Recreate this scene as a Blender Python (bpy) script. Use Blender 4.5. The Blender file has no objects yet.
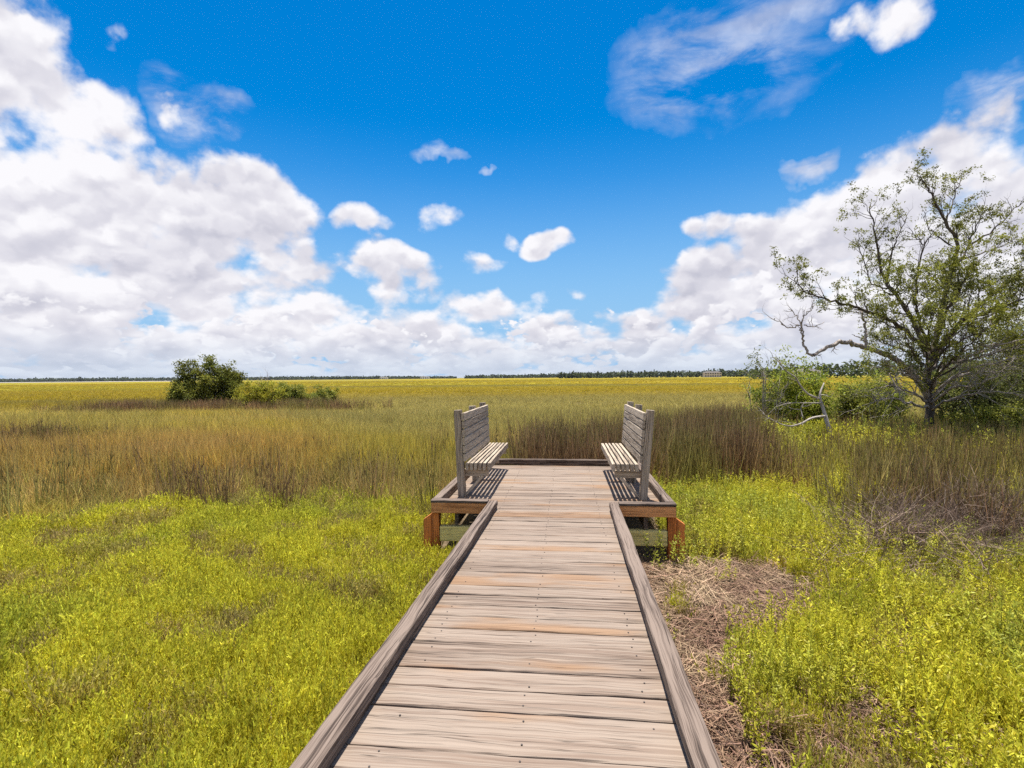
import bpy, math, random
import numpy as np

random.seed(7)
rng = np.random.default_rng(11)
S = bpy.context.scene
COL = S.collection
R = math.radians

# ------------------------------------------------------------------ camera
F = 512.0
PSI, PITCH, ROLL = R(6.02), R(-0.75), R(0.5)
CAM = np.array([.185, 0.0, 2.0])
FW = np.array([-math.sin(PSI)*math.cos(PITCH), math.cos(PSI)*math.cos(PITCH), math.sin(PITCH)])
_r0 = np.array([math.cos(PSI), math.sin(PSI), 0.0])
_u0 = np.cross(_r0, FW)
RT = _r0*math.cos(ROLL) - _u0*math.sin(ROLL)
UP = _u0*math.cos(ROLL) + _r0*math.sin(ROLL)


def at(px, py, depth):
    """world point seen at a picture position at a given distance ahead"""
    return CAM + depth*(FW + RT*(px-512)/F + UP*(384-py)/F)


cd = bpy.data.cameras.new("camera")
cam = bpy.data.objects.new("camera", cd)
COL.objects.link(cam)
from mathutils import Matrix, Vector
m = Matrix(((RT[0], UP[0], -FW[0], CAM[0]), (RT[1], UP[1], -FW[1], CAM[1]),
            (RT[2], UP[2], -FW[2], CAM[2]), (0, 0, 0, 1)))
cam.matrix_world = m
cd.sensor_width = 36
cd.lens = 18
cd.clip_start = .05
cd.clip_end = 20000
S.camera = cam

# ------------------------------------------------------------------ render look
S.render.engine = 'CYCLES'
S.view_settings.view_transform = 'Standard'
S.view_settings.look = 'None'
S.view_settings.gamma = 1
S.view_settings.use_curve_mapping = False
EXPO = .9
S.view_settings.exposure = EXPO
cy = S.cycles
cy.max_bounces = 7
cy.diffuse_bounces = 5
cy.glossy_bounces = 2
cy.transmission_bounces = 4
cy.transparent_max_bounces = 8
cy.volume_bounces = 0
cy.caustics_reflective = False
cy.caustics_refractive = False
cy.sample_clamp_indirect = 4
cy.sample_clamp_direct = .8
cy.use_denoising = False


# ------------------------------------------------------------------ node helpers
class NT:
    def __init__(s, tree):
        s.t = tree
        s.n = tree.nodes
        s.l = tree.links

    def node(s, typ, props=None, **ins):
        nd = s.n.new(typ)
        for k, v in (props or {}).items():
            setattr(nd, k, v)
        for k, v in ins.items():
            s.set(nd, k, v)
        return nd

    def set(s, nd, k, v):
        if isinstance(k, str) and k.startswith('i') and k[1:].isdigit():
            sock = nd.inputs[int(k[1:])]
        else:
            sock = nd.inputs[k.replace('_', ' ')]
        if isinstance(v, bpy.types.NodeSocket):
            s.l.new(v, sock)
        else:
            sock.default_value = v

    def math(s, op, a, b=0.0, c=None, clamp=False):
        nd = s.n.new('ShaderNodeMath')
        nd.operation = op
        nd.use_clamp = clamp
        s.set(nd, 'i0', a)
        s.set(nd, 'i1', b)
        if c is not None:
            s.set(nd, 'i2', c)
        return nd.outputs[0]

    def vmath(s, op, a, b=None, scale=None):
        nd = s.n.new('ShaderNodeVectorMath')
        nd.operation = op
        s.set(nd, 'i0', a)
        if b is not None:
            s.set(nd, 'i1', b)
        if scale is not None:
            s.set(nd, 'i3', scale)
        return nd.outputs[1] if op in ('LENGTH', 'DOT_PRODUCT', 'DISTANCE') else nd.outputs[0]

    def noise(s, vec, scale, detail=4, rough=.55, dist=0.0, dim='3D'):
        nd = s.n.new('ShaderNodeTexNoise')
        nd.noise_dimensions = dim
        s.l.new(vec, nd.inputs['Vector'])
        nd.inputs['Scale'].default_value = scale
        nd.inputs['Detail'].default_value = detail
        nd.inputs['Roughness'].default_value = rough
        nd.inputs['Distortion'].default_value = dist
        return nd.outputs[0]

    def ramp(s, fac, stops, interp='LINEAR'):
        nd = s.n.new('ShaderNodeValToRGB')
        cr = nd.color_ramp
        cr.interpolation = interp
        while len(cr.elements) < len(stops):
            cr.elements.new(.5)
        for e, (p, c) in zip(cr.elements, stops):
            e.position = p
            e.color = (c[0], c[1], c[2], 1) if not isinstance(c, (int, float)) else (c, c, c, 1)
        s.set(nd, 'i0', fac)
        return nd.outputs[0]

    def mix(s, fac, a, b, blend='MIX'):
        nd = s.n.new('ShaderNodeMix')
        nd.data_type = 'RGBA'
        nd.blend_type = blend
        nd.clamp_factor = True
        s.set(nd, 'i0', fac)
        for i, v in ((6, a), (7, b)):
            if isinstance(v, tuple) and len(v) == 3:
                v = (*v, 1)
            s.set(nd, 'i%d' % i, v)
        return nd.outputs[2]

    def mapr(s, v, a, b, c=0.0, d=1.0, smooth=False):
        nd = s.n.new('ShaderNodeMapRange')
        nd.interpolation_type = 'SMOOTHSTEP' if smooth else 'LINEAR'
        nd.clamp = True
        for i, x in enumerate((v, a, b, c, d)):
            s.set(nd, 'i%d' % i, x)
        return nd.outputs[0]

    def attr(s, name, typ='GEOMETRY'):
        nd = s.n.new('ShaderNodeAttribute')
        nd.attribute_name = name
        nd.attribute_type = typ
        return nd


def new_mat(name):
    mt = bpy.data.materials.new(name)
    mt.use_nodes = True
    mt.node_tree.nodes.clear()
    k = NT(mt.node_tree)
    out = k.node('ShaderNodeOutputMaterial')
    return mt, k, out


# ------------------------------------------------------------------ materials
def wood(name, light, mid, dark, orange=None, orange_amt=0.0, crack=1.0, red=None, rough=.8, groove=1.0, knots=True, bump=.6):
    mt, k, out = new_mat(name)
    gr = k.attr('gr').outputs['Vector']
    rnd = k.attr('rnd').outputs['Fac']
    sx = k.vmath('MULTIPLY', gr, (1.0, 1.0, 1.0))
    warp = k.noise(k.vmath('MULTIPLY', gr, (2.2, 7, 7)), 1.0, 3, .5)
    w2 = k.node('ShaderNodeCombineXYZ')
    k.set(w2, 'i1', k.math('MULTIPLY', k.math('SUBTRACT', warp, .5), .045))
    g2 = k.vmath('ADD', gr, w2.outputs[0])
    broad = k.noise(k.vmath('MULTIPLY', g2, (1.2, 13, 13)), 1.0, 5, .7)
    streak = k.math('MULTIPLY_ADD', k.noise(k.vmath('MULTIPLY', g2, (.8, 38, 38)), 1.0, 2, .6), .26, k.math('MULTIPLY', k.noise(k.vmath('MULTIPLY', g2, (1.3, 88, 88)), 1.0, 3, .7), .74))
    fine = k.noise(k.vmath('MULTIPLY', g2, (3.0, 240, 240)), 1.0, 2, .6)
    v = k.math('ADD', k.math('MULTIPLY', broad, .10), k.math('ADD', k.math('MULTIPLY', streak, .64), k.math('MULTIPLY', fine, .26)))
    v = k.math('ADD', v, k.math('MULTIPLY', k.math('SUBTRACT', rnd, .5), .10))
    c = k.ramp(v, [(.375, dark), (.445, mid), (.51, light), (.64, tuple(min(1, x*1.15) for x in light))])
    if red:
        rm = k.noise(k.vmath('MULTIPLY', g2, (1.0, 52, 52)), 1.0, 3, .6)
        c = k.mix(k.mapr(rm, .48, .62, 0, .6, True), c, red)
    if orange:
        om = k.noise(k.vmath('MULTIPLY', g2, (.85, 4.5, 4.5)), 1.0, 3, .55)
        om = k.math('ADD', om, k.math('MULTIPLY', k.math('SUBTRACT', k.math('FRACT', k.math('MULTIPLY', rnd, 7.3)), .5), .24))
        c = k.mix(k.mapr(om, .53, .70, 0, orange_amt, True), c, orange, 'MULTIPLY')
    # dark hairline splits that run with the grain
    cr = k.noise(k.vmath('MULTIPLY', g2, (.55, 38, 38)), 1.0, 2, .5)
    cm = k.mapr(k.math('ABSOLUTE', k.math('SUBTRACT', cr, .42)), 0.0, .013, 1.0, 0.0)
    cgate = k.mapr(k.noise(k.vmath('MULTIPLY', gr, (1.2, 9, 9)), 1.0, 2, .5), .40, .52)
    cm = k.math('MULTIPLY', k.math('MULTIPLY', cm, cgate), crack, clamp=True)
    c2 = k.noise(k.vmath('MULTIPLY', g2, (1.6, 70, 70)), 1.0, 1, .5)
    cm2 = k.mapr(k.math('ABSOLUTE', k.math('SUBTRACT', c2, .40)), 0.0, .022, .7*crack, 0.0)
    cm2 = k.math('MULTIPLY', cm2, k.mapr(k.noise(k.vmath('MULTIPLY', gr, (1.9, 12, 12)), 1.0, 2, .5), .46, .58))
    cm = k.math('MAXIMUM', cm, cm2)
    c = k.mix(k.math('MULTIPLY', cm, .8), c, tuple(x*.35 for x in dark))
    h = k.math('SUBTRACT', v, k.math('MULTIPLY', cm, .55))
    if knots:
        vo = k.node('ShaderNodeTexVoronoi', {'feature': 'F1'}, Scale=1.0, Randomness=1.0)
        k.l.new(k.vmath('MULTIPLY', gr, (1.9, 5.2, 0)), vo.inputs['Vector'])
        pick = k.math('GREATER_THAN', k.node('ShaderNodeSeparateColor', Color=vo.outputs['Color']).outputs[0], .62)
        kd = vo.outputs['Distance']
        km = k.math('MULTIPLY', k.mapr(kd, .035, .075, 1, 0, True), pick)
        ring = k.math('MULTIPLY', k.mapr(k.math('ABSOLUTE', k.math('SUBTRACT', kd, .10)), 0, .03, .5, 0), pick)
        c = k.mix(k.math('MULTIPLY', km, .8), c, tuple(x*.8 for x in dark))
        c = k.mix(k.math('MULTIPLY', ring, .6), c, mid)
        h = k.math('SUBTRACT', h, k.math('MULTIPLY', km, .12))
    bmp = k.node('ShaderNodeBump', Strength=bump, Distance=.006)
    k.set(bmp, 'Height', h)
    b = k.node('ShaderNodeBsdfPrincipled', Roughness=rough)
    k.set(b, 'Base Color', c)
    b.inputs['Specular IOR Level'].default_value = .25
    k.set(b, 'Normal', bmp.outputs[0])
    k.l.new(b.outputs[0], out.inputs[0])
    return mt


def leafy(name, base, tip=None, root=None, rootlen=.35, var=.35, trans=.4, inst=False, patch=None, gloss=.006):
    """thin plant matter: colour by blade, by plant and by patch of ground"""
    mt, k, out = new_mat(name)
    hgt = k.attr('hgt').outputs['Fac']
    rnd = k.attr('rnd').outputs['Fac']
    if inst:
        c = k.attr('col', 'INSTANCER').outputs['Color']
    else:
        c = k.node('ShaderNodeRGB').outputs[0]
        c.default_value = (*base, 1)
    if patch:
        geo = k.node('ShaderNodeNewGeometry')
        n = k.noise(geo.outputs['Position'], patch[0], 3, .6)
        c = k.mix(k.mapr(n, .4, .62, 0, patch[2], True), c, patch[1])
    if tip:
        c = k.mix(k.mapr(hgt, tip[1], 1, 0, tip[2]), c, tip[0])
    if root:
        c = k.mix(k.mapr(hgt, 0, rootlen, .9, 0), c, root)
    # per-blade value and hue drift
    hs = k.node('ShaderNodeHueSaturation')
    k.set(hs, 'Hue', k.mapr(k.math('FRACT', k.math('MULTIPLY', rnd, 13.7)), 0, 1, .482, .512))
    k.set(hs, 'Value', k.mapr(rnd, 0, 1, 1-var, 1+var))
    k.set(hs, 'Color', c)
    c = hs.outputs[0]
    d = k.node('ShaderNodeBsdfDiffuse')
    k.set(d, 'Color', c)
    t = k.node('ShaderNodeBsdfTranslucent')
    k.set(t, 'Color', c)
    mx = k.node('ShaderNodeMixShader')
    k.set(mx, 'i0', trans)
    k.l.new(d.outputs[0], mx.inputs[1])
    k.l.new(t.outputs[0], mx.inputs[2])
    g = k.node('ShaderNodeBsdfGlossy', Roughness=.45)
    mg = k.node('ShaderNodeMixShader')
    k.set(mg, 'i0', gloss)
    k.l.new(mx.outputs[0], mg.inputs[1])
    k.l.new(g.outputs[0], mg.inputs[2])
    k.l.new(mg.outputs[0], out.inputs[0])
    return mt


def bark(name, a, b, scale=18):
    mt, k, out = new_mat(name)
    gr = k.attr('gr').outputs['Vector']
    n = k.noise(k.vmath('MULTIPLY', gr, (scale*.25, scale, scale)), 1.0, 5, .65)
    c = k.ramp(n, [(.35, a), (.65, b)])
    bmp = k.node('ShaderNodeBump', Strength=.7, Distance=.02)
    k.set(bmp, 'Height', n)
    p = k.node('ShaderNodeBsdfPrincipled', Roughness=.9)
    p.inputs['Specular IOR Level'].default_value = .15
    k.set(p, 'Base Color', c)
    k.set(p, 'Normal', bmp.outputs[0])
    k.l.new(p.outputs[0], out.inputs[0])
    return mt


def plain(name, c, rough=.7, scale=3.0, amt=.25):
    mt, k, out = new_mat(name)
    geo = k.node('ShaderNodeTexCoord')
    n = k.noise(geo.outputs['Object'], scale, 4, .6)
    col = k.mix(k.math('MULTIPLY', n, amt*2), c, tuple(x*.55 for x in c))
    p = k.node('ShaderNodeBsdfPrincipled', Roughness=rough)
    k.set(p, 'Base Color', col)
    k.l.new(p.outputs[0], out.inputs[0])
    return mt


M = {}
M['deck'] = wood('deck_wood', (.256, .200, .156), (.200, .149, .113), (.058, .039, .028), (1.0, .76, .53), .8, crack=1.0, red=(.185, .128, .094))
M['kerb'] = wood('kerb_wood', (.195, .147, .116), (.096, .068, .052), (.016, .010, .007), crack=1.0, bump=.9)
M['bench'] = wood('bench_wood', (.44, .36, .27), (.275, .215, .158), (.055, .040, .029))
M['fascia'] = wood('stained_fascia', (.66, .30, .115), (.46, .18, .06), (.10, .04, .015), knots=False)
M['post'] = wood('stained_post', (.62, .205, .052), (.40, .115, .026), (.06, .018, .006), crack=1.0, red=(.13, .045, .018))
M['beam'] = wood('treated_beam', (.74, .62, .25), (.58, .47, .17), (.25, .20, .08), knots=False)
M['nail'] = plain('rusty_nail', (.05, .038, .032), .6)


# ------------------------------------------------------------------ object helpers
def tag(o, label=None, cat=None, group=None, kind=None):
    for a, b in (('label', label), ('category', cat), ('group', group), ('kind', kind)):
        if b:
            o[a] = b
    return o


def empty(name, loc):
    o = bpy.data.objects.new(name, None)
    COL.objects.link(o)
    o.location = tuple(float(x) for x in loc)
    o.empty_display_size = .2
    return o


def children(o):
    return [c for c in bpy.data.objects if c.parent == o]


class MB:
    """collects pieces of one mesh, with rnd / hgt / gr attributes per vertex"""
    def __init__(s):
        s.v, s.f, s.rnd, s.hgt, s.gr, s.mi = [], [], [], [], [], []

    def add(s, vs, fs, rnd=.5, hgt=None, gr=None, mi=0):
        b = len(s.v)
        s.v.extend([tuple(map(float, p)) for p in vs])
        s.f.extend([tuple(i+b for i in f) for f in fs])
        s.mi.extend([mi]*len(fs))
        n = len(vs)
        s.rnd.extend(rnd if hasattr(rnd, '__len__') else [rnd]*n)
        s.hgt.extend(hgt if hgt is not None else [.5]*n)
        s.gr.extend([tuple(map(float, g)) for g in gr] if gr is not None else [tuple(map(float, p)) for p in vs])

    def sweep(s, p0, p1, up, w, h, ch=.004, n=1, jit=0.0, rnd=None, mi=0, cut0=0.0, cut1=0.0):
        """a timber of section w (sideways) x h (along up) from p0 to p1"""
        p0, p1, up = (np.array(q, float) for q in (p0, p1, up))
        d = p1-p0
        L = np.linalg.norm(d)
        d = d/L
        side = np.cross(d, up)
        side /= np.linalg.norm(side)
        up = np.cross(side, d)
        rnd = random.random() if rnd is None else rnd
        off = np.array([rnd*37.1, (rnd*91.7) % 11, (rnd*53.3) % 7])
        a, b = w/2, h/2
        prof = [(-a+ch, -b), (a-ch, -b), (a, -b+ch), (a, b-ch), (a-ch, b), (-a+ch, b), (-a, b-ch), (-a, -b+ch)]
        ph = [random.random()*6.28 for _ in range(8)]
        vs, gs = [], []
        for i in range(n+1):
            t = L*i/n
            for j, (x, y) in enumerate(prof):
                jx = jit*(math.sin(t*3.1+ph[j//2])+.6*math.sin(t*7.7+ph[(j//2+3) % 8]))*.5 + jit*.35*random.uniform(-1, 1)
                jy = jit*.5*random.uniform(-1, 1)
                ca = 0.0
                vs.append(p0+d*t+side*(x+math.copysign(jx, x) if jx > 0 else x+jx*np.sign(x)) + up*(y+jy))
                gs.append((t+off[0], x+off[1], y+off[2]))
        fs = []
        for i in range(n):
            for j in range(8):
                q = (j+1) % 8
                fs.append((i*8+j, (i+1)*8+j, (i+1)*8+q, i*8+q)[::-1])
        # end caps with their own vertices so the end grain is not streaked
        for i, rev in ((0, False), (n, True)):
            c0 = len(vs)
            for j, (x, y) in enumerate(prof):
                vs.append(vs[i*8+j])
                gs.append((x*.4+off[0], x+off[1], y+off[2]))
            f = tuple(range(c0, c0+8))
            fs.append(f[::-1] if rev else f)
        s.add(vs, [f[::-1] for f in fs], rnd=rnd, gr=gs, mi=mi)

    def tube(s, pts, rads, sides=6, rnd=None, jit=.08, cap=True):
        pts = [np.array(p, float) for p in pts]
        n = len(pts)
        rnd = random.random() if rnd is None else rnd
        vs, gs, fs = [], [], []
        ref = np.array([.31, .83, .46])
        ln = 0.0
        for i, p in enumerate(pts):
            d = pts[min(i+1, n-1)]-pts[max(i-1, 0)]
            L = np.linalg.norm(d)
            d = d/L if L > 1e-9 else np.array([0, 0, 1.])
            if i:
                ln += np.linalg.norm(p-pts[i-1])
            a = np.cross(d, ref)
            if np.linalg.norm(a) < .1:
                a = np.cross(d, np.array([1., 0, 0]))
            a /= np.linalg.norm(a)
            b = np.cross(d, a)
            for j in range(sides):
                th = 6.2832*j/sides
                rr = rads[i]*(1+jit*random.uniform(-1, 1))
                vs.append(p+(a*math.cos(th)+b*math.sin(th))*rr)
                gs.append((ln+rnd*20, math.cos(th)*rads[i], math.sin(th)*rads[i]))
        for i in range(n-1):
            for j in range(sides):
                q = (j+1) % sides
                fs.append((i*sides+j, i*sides+q, (i+1)*sides+q, (i+1)*sides+j))
        if cap:
            fs.append(tuple(range((n-1)*sides, n*sides)))
            fs.append(tuple(range(sides))[::-1])
        s.add(vs, fs, rnd=rnd, gr=gs)

    def build(s, name, mats, parent=None, smooth=False, link=True):
        me = bpy.data.meshes.new(name)
        vs = np.array(s.v, dtype=np.float32)
        if parent is not None:
            vs = vs - np.array(parent.location, dtype=np.float32)
            q = parent.parent
            while q is not None:
                vs = vs - np.array(q.location, dtype=np.float32)
                q = q.parent
        me.from_pydata(vs.tolist(), [], s.f)
        for nm, data in (('rnd', s.rnd), ('hgt', s.hgt)):
            a = me.attributes.new(nm, 'FLOAT', 'POINT')
            a.data.foreach_set('value', np.array(data, dtype=np.float32))
        a = me.attributes.new('gr', 'FLOAT_VECTOR', 'POINT')
        a.data.foreach_set('vector', np.array(s.gr, dtype=np.float32).ravel())
        mats = mats if isinstance(mats, (list, tuple)) else [mats]
        for mm in mats:
            me.materials.append(mm)
        if len(mats) > 1:
            me.polygons.foreach_set('material_index', np.array(s.mi, dtype=np.int32))
        if smooth:
            me.polygons.foreach_set('use_smooth', np.ones(len(me.polygons), dtype=bool))
        me.update()
        o = bpy.data.objects.new(name, me)
        if link:
            COL.objects.link(o)
        if parent is not None:
            o.parent = parent
        return o


# ------------------------------------------------------------------ value noise for the ground plan
def _hash(i, j, seed):
    h = (i*374761393 + j*668265263 + seed*1442695041) & 0xffffffff
    h = ((h ^ (h >> 13))*1274126177) & 0xffffffff
    return ((h ^ (h >> 16)) & 0xffff)/65535.0


def vnoise(x, y, seed=0):
    xi, yi = np.floor(x).astype(np.int64), np.floor(y).astype(np.int64)
    xf, yf = x-xi, y-yi
    xf, yf = xf*xf*(3-2*xf), yf*yf*(3-2*yf)
    a, b = _hash(xi, yi, seed), _hash(xi+1, yi, seed)
    c, d = _hash(xi, yi+1, seed), _hash(xi+1, yi+1, seed)
    return (a*(1-xf)+b*xf)*(1-yf)+(c*(1-xf)+d*xf)*yf


def fbm(x, y, sc, seed=0, o=4):
    s, a, t = 0, 1.0, 0
    for i in range(o):
        s = s + a*vnoise(x*sc*2**i+17.3*i, y*sc*2**i-9.1*i, seed+i)
        t += a
        a *= .5
    return s/t


def sm(x, a, b):
    t = np.clip((x-a)/(b-a), 0, 1)
    return t*t*(3-2*t)


def polar(x, y):
    dx, dy = x-CAM[0], y-CAM[1]
    fwd = -math.sin(PSI)*dx+math.cos(PSI)*dy
    lat = math.cos(PSI)*dx+math.sin(PSI)*dy
    r = np.hypot(dx, dy)
    return fwd, lat, r


def lerp(a, b, t):
    return a+(b-a)*t[..., None]


def C3(*c):
    return np.array(c, float)


KV = 1.25
GOLD = C3(.265, .203, .012)
OLIVE = C3(.37, .30, .040)
TAN = C3(.39, .295, .080)
GREY = C3(.26, .225, .065)
RED = C3(.41, .225, .070)
BRN = C3(.24, .155, .075)
LIME = C3(.33, .36, .030)


def marsh_colour(x, y):
    """colour of the taller grass over the marsh plan"""
    f, l, r = polar(x, y)
    n1, n2, n3 = fbm(x, y, .09, 3), fbm(x, y, .35, 9), fbm(x*.25, y, .05, 21)
    u = l/np.maximum(f, .1)
    c = lerp(np.broadcast_to(TAN, x.shape+(3,)), OLIVE, sm(n2, .42, .56))
    n4 = fbm(x, y*1.6, .22, 51)
    c = lerp(c, C3(.45, .375, .075), sm(n4, .54, .64)*.7)
    c = lerp(c, C3(.25, .22, .06), (1-sm(n4, .36, .46))*.6)
    # brown near band, russet patch beyond it on the left
    c = lerp(c, BRN*1.35, sm(f, 6.8, 7.8)*(1-sm(f, 8.2, 10.0))*.55*(.4+.6*sm(n1, .35, .6)))
    c = lerp(c, RED, sm(f, 7.5, 9.5)*(1-sm(f, 13, 18))*(1-sm(u, -.45, -.25))*sm(n1+.35*n2, .55, .75)*.5)
    # gold patches between ten and thirty metres
    c = lerp(c, C3(.42, .32, .045), sm(f, 12, 18)*sm(n1, .42, .6)*.6)
    # grey green stretch ahead
    g = sm(u, -.52, -.22)*sm(f, 12.5, 17)*(1-sm(f, 46, 58))
    c = lerp(c, GREY, g*.85)
    g = (1-sm(u, -.75, -.6))*sm(f, 15, 20)*(1-sm(f, 24, 34))
    c = lerp(c, GREY*1.05, g*.5)
    # golden far field
    edge = np.where(u < -.5, 30, 52)+14*(n3-.5)
    g = sm(f, edge*.8, edge*1.35)
    gold = lerp(np.broadcast_to(GOLD, x.shape+(3,)), C3(.22, .20, .018), sm(fbm(x*.35, y, .03, 33), .45, .65)*.6)
    gold = lerp(gold, C3(.17, .15, .045), sm(fbm(x*.10, y, .035, 41), .60, .72)*.75)
    c = lerp(c, gold, g)
    return c*KV*(1+.22*(1-sm(f, 24, 42)))[..., None]


# ------------------------------------------------------------------ ground
def ground():
    rs = [0.0]
    r = .6
    while r < 9000:
        rs.append(r)
        r *= 1.045 if r < 400 else 1.18
    rs = np.array(rs[1:])
    NA = 240
    th = np.linspace(0, 2*math.pi, NA, endpoint=False)
    X = CAM[0]+rs[:, None]*np.sin(th)[None]
    Y = rs[:, None]*np.cos(th)[None]
    Z = (fbm(X, Y, .8, 5)-.5)*.06*(rs[:, None] < 60)
    f, l, rr = polar(X, Y)
    c = marsh_colour(X, Y)
    soil = lerp(np.broadcast_to(C3(.105, .078, .050), X.shape+(3,)), C3(.17, .125, .078), fbm(X, Y, 1.3, 8))
    c = lerp(soil, c*.8, sm(rr, 30, 120))
    c = lerp(c, C3(.22, .17, .04), sm(rr, 600, 1500)*.7)
    nr = len(rs)
    v = np.stack([X, Y, Z], -1).reshape(-1, 3)
    v = np.concatenate([v, [[CAM[0], 0, 0]]])
    cc = np.concatenate([c.reshape(-1, 3), [[.05, .04, .02]]])
    fs = [(nr*NA, (j+1) % NA, j) for j in range(NA)]
    for i in range(nr-1):
        for j in range(NA):
            q = (j+1) % NA
            fs.append((i*NA+j, i*NA+q, (i+1)*NA+q, (i+1)*NA+j))
    me = bpy.data.meshes.new('marsh_ground')
    me.from_pydata(v.tolist(), [], [f_[::-1] for f_ in fs])
    a = me.attributes.new('col', 'FLOAT_COLOR', 'POINT')
    a.data.foreach_set('color', np.concatenate([cc, np.ones((len(cc), 1))], 1).astype(np.float32).ravel())
    mt, k, out = new_mat('marsh_soil')
    col = k.attr('col').outputs['Color']
    pos = k.node('ShaderNodeNewGeometry').outputs['Position']
    n = k.noise(pos, 2.3, 6, .65)
    n2 = k.noise(pos, 26, 4, .6)
    c2 = k.mix(1.0, col, k.ramp(n, [(.3, .55), (.7, 1.35)]), 'MULTIPLY')
    c2 = k.mix(.7, c2, k.ramp(n2, [(.3, .5), (.7, 1.4)]), 'MULTIPLY')
    p = k.node('ShaderNodeBsdfPrincipled', Roughness=.95)
    p.inputs['Specular IOR Level'].default_value = .05
    k.set(p, 'Base Color', c2)
    k.l.new(p.outputs[0], out.inputs[0])
    me.materials.append(mt)
    me.polygons.foreach_set('use_smooth', np.ones(len(me.polygons), dtype=bool))
    o = bpy.data.objects.new('ground', me)
    COL.objects.link(o)
    tag(o, 'flat salt marsh ground reaching to the horizon', 'ground', kind='structure')


ground()


def strip(name, pts, c, label, cat, z=.05):
    mb = MB()
    mb.add([(x, y, z) for x, y in pts], [tuple(range(len(pts)))])
    mt = plain(name+'_surface', c, .6, .02, .3)
    o = mb.build(name, mt)
    tag(o, label, cat, kind='structure')


# ------------------------------------------------------------------ boardwalk
DZ = .60                       # deck top
HW = .62                       # half width inside the kerbs
PY0, PY1 = 5.36, 8.10          # platform, near and far edge
PX0, PX1 = -1.27, 1.30


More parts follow.
